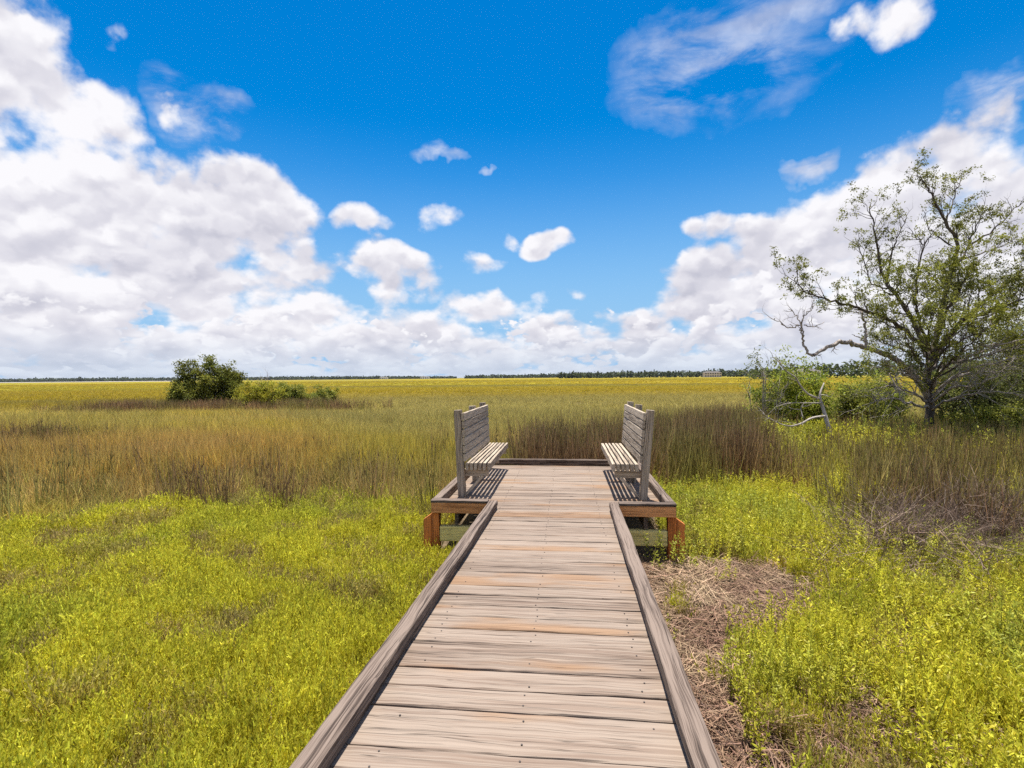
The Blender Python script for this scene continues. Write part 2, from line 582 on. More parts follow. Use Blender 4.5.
def boardwalk():
    root = empty('boardwalk', (0, 2.5, 0))
    tag(root, 'weathered timber boardwalk with low kerbs ending in a wider platform over the marsh', 'boardwalk')
    d = MB()
    y = -2.6
    widths = [.235, .14, .14, .185, .235, .14]
    joists = [-.52, 0.0, .52]
    nails = []
    while y < PY1-.02:
        w = random.choice(widths)
        if y+w > PY1-.01 and y < PY1:
            w = PY1-y-.004
            if w < .05:
                break
        ye = PY0+.055
        if y < ye-.002 < y+w+.08:
            w = ye-y-.006
        on_plat = y > PY0
        x0, x1 = (PX0+.02, PX1-.02) if on_plat else (-HW-.095+.075-.115*(5.4-y)/3.7, HW+.095-.015*(5.4-y)/3.7)
        sk = random.uniform(-.004, .004)
        dz = random.uniform(-.003, .0015)
        cup = random.uniform(-.004, .004)
        yc = y+w/2
        d.sweep((x0, yc-sk, DZ-.019+dz-cup*.3), (x1, yc+sk, DZ-.019+dz+cup*.3), (0, 0, 1), w-.001, .038, .0045, 16, .0032)
        js = joists + ([-1.1, 1.1] if on_plat else [])
        for jx in js:
            for s_ in (-.28, .28):
                nails.append((jx+random.uniform(-.012, .012), yc+w*s_+random.uniform(-.01, .01), DZ+dz))
        y += w+random.uniform(.006, .011)
    deck = d.build('deck', M['deck'], root)
    # rusty nail heads
    nb = MB()
    for (x, yy, z) in nails:
        if yy < .5 or random.random() < .25:
            continue
        n = 7
        r_ = .0042
        vs = [(x+r_*math.cos(6.283*i/n), yy+r_*math.sin(6.283*i/n), z+.0028) for i in range(n)]
        vs += [(x+r_*math.cos(6.283*i/n), yy+r_*math.sin(6.283*i/n), z-.006) for i in range(n)]
        nb.add(vs, [tuple(range(n))]+[(i, i+n, (i+1) % n+n, (i+1) % n) for i in range(n)])
    no = nb.build('nail_heads', M['nail'], deck)
    no['kind'] = 'stuff'

    # walkway kerbs: two timbers laid one on the other
    for s_ in (-1, 1):
        k = MB()
        xi = s_*HW
        segs = [(-2.6, .6), (.606, PY0+.04)]
        for (a, b) in segs:
            ta, tb = [(-.015*(5.4-q)/3.7 if s_ > 0 else .075-.115*(5.4-q)/3.7) for q in (a, b)]
            k.sweep((xi+s_*.054+ta, a, DZ+.015), (xi+s_*.054+tb, b, DZ+.015), (0, 0, 1), .088, .030, .004, 20, .003)
            k.sweep((xi+s_*.048+ta, a, DZ+.061), (xi+s_*.048+tb, b-.002, DZ+.061), (0, 0, 1), .092, .056, .007, 26, .005)
        k.build('kerb', M['kerb'], root)
    # platform edge timbers
    k = MB()
    k.sweep((PX0+.02, PY1+.035, DZ+.048), (PX1-.02, PY1+.035, DZ+.048), (0, 0, 1), .09, .09, .006, 16, .004)
    k.build('kerb', M['kerb'], root)
    for s_, xe in ((-1, PX0), (1, PX1)):
        k = MB()
        k.sweep((xe-s_*.045, PY0+.092, DZ+.048), (xe-s_*.045, PY1+.08, DZ+.048), (0, 0, 1), .09, .088, .006, 16, .004)
        k.build('kerb', M['kerb'], root)
        # near edge: grey cap on a stained board, on each side of the walkway
        a, b = sorted((xe+s_*.0, s_*(HW+.103) + (.072 if s_ < 0 else 0)))
        k = MB()
        k.sweep((a, PY0+.047, DZ+.075), (b, PY0+.047, DZ+.075), (0, 0, 1), .092, .028, .005, 8, .003)
        k.build('kerb', M['kerb'], root)
        k = MB()
        k.sweep((a+.004, PY0+.025, DZ+.004), (b-.004, PY0+.025, DZ+.004), (0, 0, 1), .040, .110, .004, 8, .003)
        k.build('fascia', M['fascia'], root)
        # outer fascia under the side kerb
        k = MB()
        k.sweep((xe-s_*.022, PY0+.05, DZ-.045), (xe-s_*.022, PY1+.03, DZ-.045), (0, 0, 1), .036, .09, .004, 6, .003)
        k.build('fascia', M['fascia'], root)
        # corner post of two chamfered timbers
        for yy in (PY0+.09, PY1-.06):
            k = MB()
            k.sweep((xe-s_*.035, yy, -.2), (xe-s_*.035, yy, DZ-.062), (0, 1, 0), .085, .09, .006, 6, .004)
            xo = xe+s_*.052
            t0, t1 = DZ-.135, DZ-.075
            v = [(xo-.042, yy-.04), (xo+.042, yy-.04), (xo+.042, yy+.04), (xo-.042, yy+.04)]
            hi = [t1 if (p[0]-xe)*s_ < .05 else t0 for p in v]
            vs = [(p[0], p[1], -.2) for p in v]+[(p[0], p[1], h_) for p, h_ in zip(v, hi)]
            g_ = [(z_+3, x_*.9, y_) for x_, y_, z_ in vs]
            k.add(vs, [(0, 1, 5, 4), (1, 2, 6, 5), (2, 3, 7, 6), (3, 0, 4, 7), (4, 5, 6, 7)], rnd=random.random(), gr=g_)
            k.build('post', M['post'], root)
    # cross timbers and joists
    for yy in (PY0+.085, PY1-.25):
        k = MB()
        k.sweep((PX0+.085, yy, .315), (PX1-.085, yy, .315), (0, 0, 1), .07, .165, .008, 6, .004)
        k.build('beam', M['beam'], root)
    for jx in joists + [-1.0, 1.0]:
        k = MB()
        y0 = -2.6 if abs(jx) < .6 else PY0+.06
        k.sweep((jx, y0, DZ-.115), (jx, PY1-.02, DZ-.115), (0, 0, 1), .04, .15, .004, 4, .002)
        k.build('joist', M['kerb'], root)
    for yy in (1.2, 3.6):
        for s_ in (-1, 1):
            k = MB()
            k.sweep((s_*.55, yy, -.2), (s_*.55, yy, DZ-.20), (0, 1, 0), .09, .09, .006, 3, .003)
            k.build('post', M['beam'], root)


boardwalk()


def bench(s_, label):
    """s_ = -1: stands on the left edge and faces right"""
    xf, xb = s_*.70, s_*1.0
    root = empty('slatted_bench', (s_*.95, 6.85, DZ))
    tag(root, label, 'bench', 'slatted benches on the platform')
    ya, yb = 5.94, 7.78
    lean = .04 if s_ < 0 else .09
    ys = [ya, (ya+yb)/2, yb-.06]
    for y in ys:
        p = MB()
        top = DZ+1.02+random.uniform(-.008, .008)
        p.sweep((s_*1.045, y, DZ), (s_*(1.045+lean), y, top), (0, 1, 0), .085, .088, .006, 8, .003)
        po = p.build('post', M['bench'], root)
    b = MB()
    dirv = np.array([s_*lean, 0, 1.0])
    dirv /= np.linalg.norm(dirv)
    for i in range(6):
        h_ = .40+.05+.096*i + .012
        x = s_*(1.045+lean*h_/1.035) - s_*.061
        b.sweep((x, ya-.045, DZ+h_), (x, yb-.012, DZ+h_+random.uniform(-.004, .004)), tuple(dirv), .034, .084, .004, 10, .003)
    b.build('backrest', M['bench'], root)
    st = MB()
    for i in range(6):
        x = s_*(.722+.0515*i)
        st.sweep((x, ya-.03+random.uniform(-.008, .008), DZ+.358), (x, yb+random.uniform(-.006, .006), DZ+.358), (0, 0, 1), .033, .084, .004, 10, .003)
    st.build('seat', M['bench'], root)
    for y in ys:
        q = MB()
        q.sweep((s_*.735, y+.064, DZ+.272), (s_*1.075, y+.064, DZ+.272), (0, 0, 1), .036, .086, .004, 3, .002)
        q.build('seat_support', M['bench'], root)
        q = MB()
        q.sweep((s_*.80, y+.064, DZ+.235), (s_*1.00, y+.064, DZ+.02), (0, 1, 0), .034, .07, .004, 3, .002)
        q.build('brace', M['bench'], root)


bench(-1, 'left slatted bench on the platform, its dark shaded back slats facing the deck')
bench(1, 'right slatted bench on the platform, its pale back slats lit by the sun')


# ------------------------------------------------------------------ plant prototypes (instanced by the stuff objects)
class PB:
    """fast collector of flat blades"""
    def __init__(s):
        s.V, s.F, s.Rn, s.H = [], [], [], []
        s.n = 0

    def blade(s, p, d, L, w, bend=0.0, seg=2, rnd=None, taper=1.0, h0=0.0, h1=1.0, flat=None):
        p = np.array(p, float)
        d = np.array(d, float)
        d /= np.linalg.norm(d)
        rnd = random.random() if rnd is None else rnd
        if flat is None:
            a = np.cross(d, (random.gauss(0, 1), random.gauss(0, 1), random.gauss(0, .3)))
        else:
            a = np.cross(d, flat)
        a /= (np.linalg.norm(a)+1e-9)
        hz = np.array([random.gauss(0, 1), random.gauss(0, 1), 0])
        hz /= np.linalg.norm(hz)
        b0 = s.n
        for i in range(seg+1):
            t = i/seg
            c = p+d*L*t+(hz*bend*L-np.array([0, 0, .35*bend*L]))*t*t
            ww = w*(1-taper*t**1.4)*.5
            hh = h0+(h1-h0)*t
            if i == seg and taper > .95:
                s.V.append(c)
                s.Rn.append(rnd)
                s.H.append(hh)
                s.n += 1
            else:
                s.V.extend([c-a*ww, c+a*ww])
                s.Rn.extend([rnd, rnd])
                s.H.extend([hh, hh])
                s.n += 2
        for i in range(seg):
            q = b0+2*i
            if i == seg-1 and taper > .95:
                s.F.append((q, q+1, q+2))
            else:
                s.F.append((q, q+1, q+3, q+2))

    def leaf(s, p, d, L, w, rnd=None, hh=.8, droop=.15):
        """pointed oval leaf"""
        p = np.array(p, float)
        d = np.array(d, float)
        d /= np.linalg.norm(d)
        rnd = random.random() if rnd is None else rnd
        a = np.cross(d, (random.gauss(0, .6), random.gauss(0, .6), 1.0))
        a /= (np.linalg.norm(a)+1e-9)
        dn = np.array([0, 0, -droop*L])
        vs = [p, p+d*L*.45-a*w*.5, p+d*L*.45+a*w*.5, p+d*L*.8-a*w*.36+dn*.6, p+d*L*.8+a*w*.36+dn*.6, p+d*L+dn]
        b = s.n
        s.V.extend(vs)
        s.Rn.extend([rnd]*6)
        s.H.extend([hh]*6)
        s.F.extend([(b, b+2, b+1), (b+1, b+2, b+4, b+3), (b+3, b+4, b+5)])
        s.n += 6

    def mesh(s, name, mat):
        me = bpy.data.meshes.new(name)
        me.from_pydata([tuple(map(float, v)) for v in s.V], [], s.F)
        for nm, data in (('rnd', s.Rn), ('hgt', s.H)):
            a = me.attributes.new(nm, 'FLOAT', 'POINT')
            a.data.foreach_set('value', np.array(data, dtype=np.float32))
        me.materials.append(mat)
        me.update()
        return me

    def build(s, name, mat, parent=None):
        off = np.zeros(3)
        q = parent
        while q is not None:
            off += np.array(q.location)
            q = q.parent
        s.V = [np.array(v)-off for v in s.V]
        o = bpy.data.objects.new(name, s.mesh(name, mat))
        COL.objects.link(o)
        if parent is not None:
            o.parent = parent
        return o


def rdir(tilt):
    a = random.random()*6.2832
    t = abs(random.gauss(0, tilt))
    return np.array([math.sin(t)*math.cos(a), math.sin(t)*math.sin(a), math.cos(t)])


def proto_glasswort():
    b = PB()
    for i in range(15):
        rr, a = .10*math.sqrt(random.random()), random.random()*6.28
        p = np.array([rr*math.cos(a), rr*math.sin(a), -.02])
        d = rdir(.26)
        L = random.uniform(.16, .32)
        rn = random.random()
        b.blade(p, d, L, .0045, .08, 2, rn, .55)
        for j in range(16):
            t = random.uniform(.35, 1.0)
            q = p+d*L*t
            dd = d+rdir(1.0)*.95
            b.blade(q, dd, random.uniform(.012, .030), random.uniform(.005, .009), .1, 1, rn*.6+random.random()*.4, .35, h0=t, h1=min(1, t+.2))
    return b


def proto_oxeye(big=False):
    b = PB()
    for i in range(6):
        rr, a = .11*math.sqrt(random.random()), random.random()*6.28
        p = np.array([rr*math.cos(a), rr*math.sin(a), -.02])
        d = rdir(.30)
        L = random.uniform(.24, .46)
        rn = random.random()
        b.blade(p, d, L, .005, .05, 2, rn*.4, .3, h0=0, h1=.35)
        n = random.randint(8, 11) if big else random.randint(15, 20)
        for j in range(n):
            t = .35+.65*j/n+random.uniform(-.03, .03)
            q = p+d*L*t
            a0 = j*1.57+random.uniform(-.5, .5)
            for e in (0, math.pi):
                up = random.uniform(.3, 1.1)+(1.0 if t > .85 else 0)
                dd = np.array([math.cos(a0+e), math.sin(a0+e), up])
                if big:
                    b.leaf(q, dd, random.uniform(.028, .046), random.uniform(.009, .014), rn*.6+random.random()*.4, t)
                else:
                    b.leaf(q, dd, random.uniform(.018, .036), random.uniform(.005, .009), rn*.6+random.random()*.4, t)
    return b


def proto_grass(n=34, rad=.16, h=(.5, .95), w=.014, tilt=.19, bend=.2):
    b = PB()
    for i in range(n):
        rr, a = rad*math.sqrt(random.random()), random.random()*6.28
        p = np.array([rr*math.cos(a), rr*math.sin(a), -.02])
        b.blade(p, rdir(tilt), random.uniform(*h), w*random.uniform(.7, 1.3), abs(random.gauss(0, bend)), 3)
    return b


def proto_rush(n=30, rad=.20, h=(.75, 1.35)):
    b = PB()
    for i in range(n):
        rr, a = rad*math.sqrt(random.random()), random.random()*6.28
        p = np.array([rr*math.cos(a), rr*math.sin(a), -.02])
        d = rdir(.13)
        L = random.uniform(*h)
        rn = random.random()
        b.blade(p, d, L, random.uniform(.011, .018), .04, 2, rn, .8)
        if random.random() < .3:
            q = p+d*L*random.uniform(.7, .85)
            for j in range(4):
                b.blade(q, d+rdir(.8)*.5, random.uniform(.05, .12), .008, .1, 1, .1, .5, h0=.8, h1=.9)
    return b


def proto_straw(n=44, rad=.20):
    b = PB()
    for i in range(n):
        rr, a = rad*math.sqrt(random.random()), random.random()*6.28
        p = np.array([rr*math.cos(a), rr*math.sin(a), random.uniform(.0, .05)])
        th = random.gauss(.4, .8)
        d = np.array([math.cos(th), math.sin(th), random.uniform(-.12, .28)])
        L = random.uniform(.06, .24)
        b.blade(p-d*L*.5, d, L, random.uniform(.003, .0062), random.uniform(0, .25), 2, None, .4, flat=(random.gauss(0, .4), random.gauss(0, .4), 1))
    return b


def proto_sticks(n=26):
    b = PB()
    for i in range(n):
        p = np.array([random.gauss(0, .18), random.gauss(0, .18), random.uniform(0, .15)])
        d = np.array([random.gauss(0, 1), random.gauss(0, 1), random.uniform(.0, .9)])
        L = random.uniform(.15, .6)
        rn = random.random()
        b.blade(p, d, L, .007, .3, 3, rn, .6, flat=(0, .3, 1))
        d = d/np.linalg.norm(d)
        for j in range(3):
            q = p+d*L*random.uniform(.3, .9)
            b.blade(q, d+rdir(1.5)*.9, random.uniform(.08, .25), .004, .2, 2, rn, .5)
    return b


def stuff(name, label, cat, protos, mat, pts, col, scl, tilt=.0, zs=None):
    """scatter prototypes over points (one stuff object)"""
    n = len(pts)
    pc = bpy.data.collections.new(name+'_plants')
    for i, b in enumerate(protos):
        o = bpy.data.objects.new('%s_plant' % name, b.mesh('%s_plant' % name, mat))
        pc.objects.link(o)
    me = bpy.data.meshes.new(name)
    me.vertices.add(n)
    me.vertices.foreach_set('co', np.asarray(pts, dtype=np.float32).ravel())
    a = me.attributes.new('col', 'FLOAT_COLOR', 'POINT')
    a.data.foreach_set('color', np.concatenate([np.clip(col, .004, .9), np.ones((n, 1))], 1).astype(np.float32).ravel())
    a = me.attributes.new('scl', 'FLOAT_VECTOR', 'POINT')
    s3 = np.stack([scl, scl, scl if zs is None else zs], 1)
    a.data.foreach_set('vector', s3.astype(np.float32).ravel())
    a = me.attributes.new('rot', 'FLOAT_VECTOR', 'POINT')
    rt = np.stack([rng.normal(0, tilt, n), rng.normal(0, tilt, n), rng.uniform(0, 6.2832, n)], 1)
    a.data.foreach_set('vector', rt.astype(np.float32).ravel())
    a = me.attributes.new('pick', 'INT', 'POINT')
    a.data.foreach_set('value', rng.integers(0, len(protos), n).astype(np.int32))
    me.materials.append(mat)
    o = bpy.data.objects.new(name, me)
    COL.objects.link(o)
    ng = bpy.data.node_groups.new(name+'_scatter', 'GeometryNodeTree')
    ng.interface.new_socket('Geometry', in_out='INPUT', socket_type='NodeSocketGeometry')
    ng.interface.new_socket('Geometry', in_out='OUTPUT', socket_type='NodeSocketGeometry')
    N, Lk = ng.nodes, ng.links
    gi, go = N.new('NodeGroupInput'), N.new('NodeGroupOutput')
    ci = N.new('GeometryNodeCollectionInfo')
    ci.inputs['Collection'].default_value = pc
    ci.inputs['Separate Children'].default_value = True
    ci.inputs['Reset Children'].default_value = True
    iop = N.new('GeometryNodeInstanceOnPoints')
    iop.inputs['Pick Instance'].default_value = True

    def na(nm, typ):
        q = N.new('GeometryNodeInputNamedAttribute')
        q.data_type = typ
        q.inputs['Name'].default_value = nm
        return [s_ for s_ in q.outputs if s_.enabled and s_.name == 'Attribute'][0]
    e2r = N.new('FunctionNodeEulerToRotation')
    Lk.new(na('rot', 'FLOAT_VECTOR'), e2r.inputs[0])
    Lk.new(gi.outputs[0], iop.inputs['Points'])
    Lk.new(ci.outputs[0], iop.inputs['Instance'])
    Lk.new(na('pick', 'INT'), iop.inputs['Instance Index'])
    Lk.new(e2r.outputs[0], iop.inputs['Rotation'])
    Lk.new(na('scl', 'FLOAT_VECTOR'), iop.inputs['Scale'])
    Lk.new(iop.outputs[0], go.inputs[0])
    md = o.modifiers.new('scatter', 'NODES')
    md.node_group = ng
    tag(o, label, cat, kind='stuff')
    return o


# ------------------------------------------------------------------ scatter plan
def wedge(r0, r1, dens, a0=-62, a1=58):
    """uniform points over a ring sector ahead of the viewpoint"""
    A = R(a1-a0)*.5*(r1*r1-r0*r0)
    n = int(A*dens)
    r = np.sqrt(rng.uniform(r0*r0, r1*r1, n))
    a = R(1)*rng.uniform(a0, a1, n)
    f, l = r*np.cos(a), r*np.sin(a)
    x = CAM[0]+l*math.cos(PSI)-f*math.sin(PSI)
    y = l*math.sin(PSI)+f*math.cos(PSI)
    return x, y


def clear(x, y, m=.0):
    """keep plants out of the timber"""
    on = (np.abs(x) < HW+.13+m) & (y < PY0+.1)
    on |= (x > PX0-.12-m) & (x < PX1+.12+m) & (y > PY0-.03-m) & (y < PY1+.14+m)
    return ~on


def wrackness(x, y):
    n = fbm(x, y, 1.1, 55)
    w = (1-sm(x, 1.0+1.0*sm(y, 3.2, 4.6), 1.4+1.2*sm(y, 3.2, 4.6)))*sm(x, .5, .72)*(1-sm(y, 5.3, 5.75))
    w = np.clip(w+(n-.55)*2.0*(w > .02)*sm(x, .75, 1.05), 0, 1)
    w2 = sm(n, .62, .70)*(x > .8)*(y < 6.5)*.6
    return np.maximum(w, w2)


def rightside(x, y):
    """how much a spot belongs to the herb meadow right of the deck"""
    f, l, r = polar(x, y)
    n = fbm(x, y, .5, 61)
    u = l/np.maximum(f, .1)
    lim = 8.6+1.6*(n-.5)-3.4*sm(u, .62, .95)
    return sm(x, .6, .8)*(1-sm(f, lim-.6, lim+.5))


def leftlow(x, y):
    f, l, r = polar(x, y)
    n = fbm(x, y, .6, 71)
    lim = 6.9+2.2*(n-.5)
    return (1-sm(x, -.7, -.5))*(1-sm(f, lim-1.1, lim+1.5))


def rushness(x, y):
    f, l, r = polar(x, y)
    u = l/np.maximum(f, .1)
    n = fbm(x, y, .45, 81)
    a = sm(u, .0, .03)*sm(f, 8.0, 8.6)*(1-sm(f, 11.0+4*sm(u, .15, .45), 12.5+5*sm(u, .15, .45)))
    a = a*(1-.8*sm(u, .44, .56))
    b = sm(u, .55, .8)*sm(f, 5.2, 6.6)*(1-sm(f, 12, 14))*sm(n, .38, .55)*.8
    c = np.exp(-(((x+15.4)/2.2)**2+((y-13.0)/.7)**2))       # dark tuft far left
    d = np.exp(-(((f-29.8)/1.9)**4+((l+17.4)/7.6)**4))*1.3      # round the shrub island
    return np.clip(np.maximum.reduce([a, b, c*1.2, d]), 0, 1)


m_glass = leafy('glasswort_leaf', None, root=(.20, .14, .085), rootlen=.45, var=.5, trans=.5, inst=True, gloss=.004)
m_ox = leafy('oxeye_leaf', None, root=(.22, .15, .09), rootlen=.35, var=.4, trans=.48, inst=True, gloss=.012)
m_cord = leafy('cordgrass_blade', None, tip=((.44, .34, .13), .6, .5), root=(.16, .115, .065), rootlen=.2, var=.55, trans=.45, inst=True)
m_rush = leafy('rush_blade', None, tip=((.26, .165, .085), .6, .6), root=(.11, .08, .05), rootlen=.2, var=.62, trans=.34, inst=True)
m_straw = leafy('straw', None, var=.5, trans=.15, inst=True)

# low yellow-green ground cover
x, y = wedge(.9, 9.0, 330)
wl, wr = np.minimum(1, leftlow(x, y)*2.2), rightside(x, y)*(1-wrackness(x, y))
p = np.where(x < 0, wl, wr*.8)
n = fbm(x, y, 2.2, 91)
hole = sm(n, .26, .36)*.5+.5
hole = hole*(.35+.65*sm(fbm(x, y, 5.0, 94, 2), .28, .42))
near_post = (np.abs(x) < 1.3) & (y > 4.6)
ok = (rng.random(len(x)) < p*hole) & clear(x, y)
x, y = x[ok], y[ok]
f, l, r = polar(x, y)
n1, n2 = fbm(x, y, .7, 92), fbm(x, y, 2.6, 93)
c = lerp(np.broadcast_to(C3(.63, .60, .06), x.shape+(3,)), C3(.52, .525, .06), sm(n1, .42, .64))
c = lerp(c, C3(.36, .255, .14), np.maximum(sm(n2, .56, .70)*.6, (1-sm(fbm(x, y, 2.2, 91), .28, .38))*.8))
c = c*(1+.22*rng.normal(0, 1, (len(x), 1)).clip(-1.6, 1.6)*.7)
stuff('glasswort', 'low yellow-green succulent ground cover on both sides of the boardwalk', 'ground cover',
      [proto_glasswort() for _ in range(5)], m_glass, np.stack([x, y, np.zeros_like(x)], 1), c,
      rng.uniform(.62, 1.05, len(x))*(1+.2*sm(f, 4, 8))*(.72+.6*fbm(x, y, 2.2, 91)), .1)

# leafy herbs on the right
x, y = wedge(.9, 16.0, 85, -5, 58)
f, l, r = polar(x, y)
u = l/np.maximum(f, .1)
back = sm(u, .42, .6)*sm(f, 7.0, 10.5)*.6*(1-sm(f, 15, 16))
p = np.maximum(rightside(x, y)*(1-.96*wrackness(x, y)), back*.8)
p = np.maximum(p, ((x > .75) & (x < 1.5) & (y > 4.95) & (y < 5.4))*.3)
n = fbm(x, y, 1.3, 95)
ok = (rng.random(len(x)) < p*(.12+.88*sm(n, .38, .50))) & clear(x, y)
x, y, u, f = x[ok], y[ok], u[ok], f[ok]
n1 = fbm(x, y, .9, 96)
c = lerp(np.broadcast_to(C3(.55, .52, .045), x.shape+(3,)), C3(.42, .44, .06), sm(n1, .40, .62))
c = lerp(c, C3(.42, .45, .13), sm(fbm(x, y, 1.6, 97), .60, .70)*.5)
c = c*(1+.2*rng.normal(0, 1, (len(x), 1)).clip(-1.5, 1.5)*.7)
stuff('sea_oxeye', 'leafy yellow-green herbs in mounds right of the boardwalk', 'herbs',
      [proto_oxeye(i > 2) for i in range(5)], m_ox, np.stack([x, y, np.zeros_like(x)], 1), c,
      rng.uniform(.75, 1.2, len(x))*(1+.9*sm(f, 8.5, 12)), .14)

# dry straw wrack
x, y = wedge(.9, 8.0, 190, -5, 58)
f, l, r = polar(x, y)
w = np.maximum(wrackness(x, y), .42*rightside(x, y))
ok = (rng.random(len(x)) < w) & clear(x, y)
x, y = x[ok], y[ok]
n1 = fbm(x, y, 1.5, 101)
c = lerp(np.broadcast_to(C3(.36, .26, .165), x.shape+(3,)), C3(.22, .14, .092), sm(n1, .4, .62))
c = c*(1+.25*rng.normal(0, 1, (len(x), 1)).clip(-1.5, 1.5)*.7)
stuff('dry_straw', 'matted dry brown straw beside the right kerb', 'straw',
      [proto_straw() for _ in range(6)], m_straw, np.stack([x, y, rng.uniform(.0, .09, len(x))], 1), c,
      rng.uniform(.8, 1.3, len(x)), .1)

# cordgrass, near to far
PX, PC, PS, PZ = [], [], [], []
for (r0, r1, dens, s0) in ((4.8, 9, 60, .85), (9, 16, 42, .95), (16, 30, 16, 1.25), (30, 60, 5.5, 1.7), (60, 140, 1.3, 2.6), (140, 420, .14, 4.5)):
    x, y = wedge(r0, r1, dens, -60, 58)
    f, l, r = polar(x, y)
    u = l/np.maximum(f, .1)
    low = np.maximum(leftlow(x, y), rightside(x, y))
    p = (1-.99*np.minimum(1, low*1.2))*(1-.85*rushness(x, y))
    p *= .35+.65*sm(fbm(x, y, 1.1 if r1 < 20 else .3, 111), .30, .42)
    ok = (rng.random(len(x)) < p) & clear(x, y, .1)
    x, y, f, u = x[ok], y[ok], f[ok], u[ok]
    c = marsh_colour(x, y)
    c = lerp(c, C3(.40, .40, .06), sm(u, .44, .58)*(rng.random(len(x)) < .6)*.8*(1-sm(f, 18, 22)))
    c = lerp(c, C3(.34, .36, .05), (rng.random(len(x)) < .3)*.7*(1-sm(f, 8, 11)))
    c = lerp(c, C3(.10, .10, .04), (rng.random(len(x)) < .14)*.7*(1-sm(f, 9, 14)))
    c = c*(1+.2*rng.normal(0, 1, (len(x), 1)).clip(-1.6, 1.6)*.8)
    hz = s0*rng.uniform(.75, 1.2, len(x))
    zz = np.where(f > 25, .62, .92)*rng.uniform(.75, 1.15, len(x))*(.45+.55*sm(f, 6.3, 10))
    zz = zz*(1-.3*sm(f, 55, 120))
    zz = zz*(1-.25*sm(u, -.5, -.2)*sm(f, 11, 15))
    PX.append(np.stack([x, y, np.zeros_like(x)], 1))
    PC.append(c)
    PS.append(hz)
    PZ.append(zz)
stuff('cordgrass', 'olive, tan and golden marsh grass stretching to the horizon', 'marsh grass',
      [proto_grass() for _ in range(6)], m_cord, np.concatenate(PX), np.concatenate(PC), np.concatenate(PS), .06, np.concatenate(PZ))

# needle rush
PX, PC, PS, PZ = [], [], [], []
for (r0, r1, dens) in ((5, 10, 38), (10, 20, 26), (20, 42, 9)):
    x, y = wedge(r0, r1, dens, -60, 58)
    f, l, r = polar(x, y)
    u = l/np.maximum(f, .1)
    w = rushness(x, y)
    strag = .06*(1-np.maximum(leftlow(x, y), rightside(x, y)))*sm(f, 6.0, 7)*(1-sm(f, 9, 12))
    ok = (rng.random(len(x)) < np.maximum(w, strag)) & clear(x, y, .1)
    x, y, f, u = x[ok], y[ok], f[ok], u[ok]
    n1 = fbm(x, y, .9, 121)
    c = lerp(np.broadcast_to(C3(.32, .20, .095), x.shape+(3,)), C3(.33, .29, .08), sm(n1, .42, .62))
    c = lerp(c, C3(.38, .33, .085), sm(u, .42, .6)*(rng.random(len(x)) < .6)*.85)
    c = c*(1+.25*rng.normal(0, 1, (len(x), 1)).clip(-1.5, 1.5)*.8)
    PX.append(np.stack([x, y, np.zeros_like(x)], 1))
    PC.append(c)
    PS.append(rng.uniform(.85, 1.2, len(x))*np.where(f > 20, 1.6, 1))
    zz = rng.uniform(.62, 1.05, len(x))*np.where(u > .5, .78, 1)*np.where(u < -.2, .78, 1)
    PZ.append(zz)
stuff('needle_rush', 'tall dark brown rushes behind the platform and along the right', 'rushes',
      [proto_rush() for _ in range(5)], m_rush, np.concatenate(PX), np.concatenate(PC), np.concatenate(PS), .05, np.concatenate(PZ))

# dead brush tangle at right
x, y = wedge(4.2, 9, 75, 30, 56)
f, l, r = polar(x, y)
u = l/f
w = np.exp(-(((u-.93)/.20)**2+((f-6.1+1.2*(.93-u)*2)/.75)**2))
ok = rng.random(len(x)) < w*1.3*sm(fbm(x, y, .9, 131), .3, .5)
x, y = x[ok], y[ok]
c = np.broadcast_to(C3(.20, .145, .11), x.shape+(3,))*(1+.25*rng.normal(0, 1, (len(x), 1)))
stuff('dead_brush', 'tangle of bare grey-brown sticks at the right edge of the herbs', 'dead brush',
      [proto_sticks() for _ in range(4)], m_straw, np.stack([x, y, rng.uniform(.02, .3, len(x))], 1), c,
      rng.uniform(.7, 1.1, len(x)), .2)


# ------------------------------------------------------------------ trees and shrubs
def crv(pts, n=6):
    """Catmull-Rom through points"""
    P = [np.array(p, float) for p in pts]
    P = [2*P[0]-P[1]]+P+[2*P[-1]-P[-2]]
    out = []
    for i in range(1, len(P)-2):
        for j in range(n):
            t = j/n
            a, b, c_, d = P[i-1], P[i], P[i+1], P[i+2]
            out.append(.5*((2*b)+(-a+c_)*t+(2*a-5*b+4*c_-d)*t*t+(-a+3*b-3*c_+d)*t**3))
    out.append(P[-2])
    return out


def leafclump(b, p, rad, n, L, w, d0=(0, 0, 1)):
    rn = random.random()
    for i in range(n):
        q = np.array(p)+np.random.normal(0, 1, 3)*rad*np.array([.55, .55, .4])
        d = np.array(d0)*.8+np.random.normal(0, .75, 3)
        b.leaf(q, d, L*random.uniform(.7, 1.3), w*random.uniform(.7, 1.3), min(1, max(0, rn*.6+random.random()*.4)), .8)


np.random.seed(5)


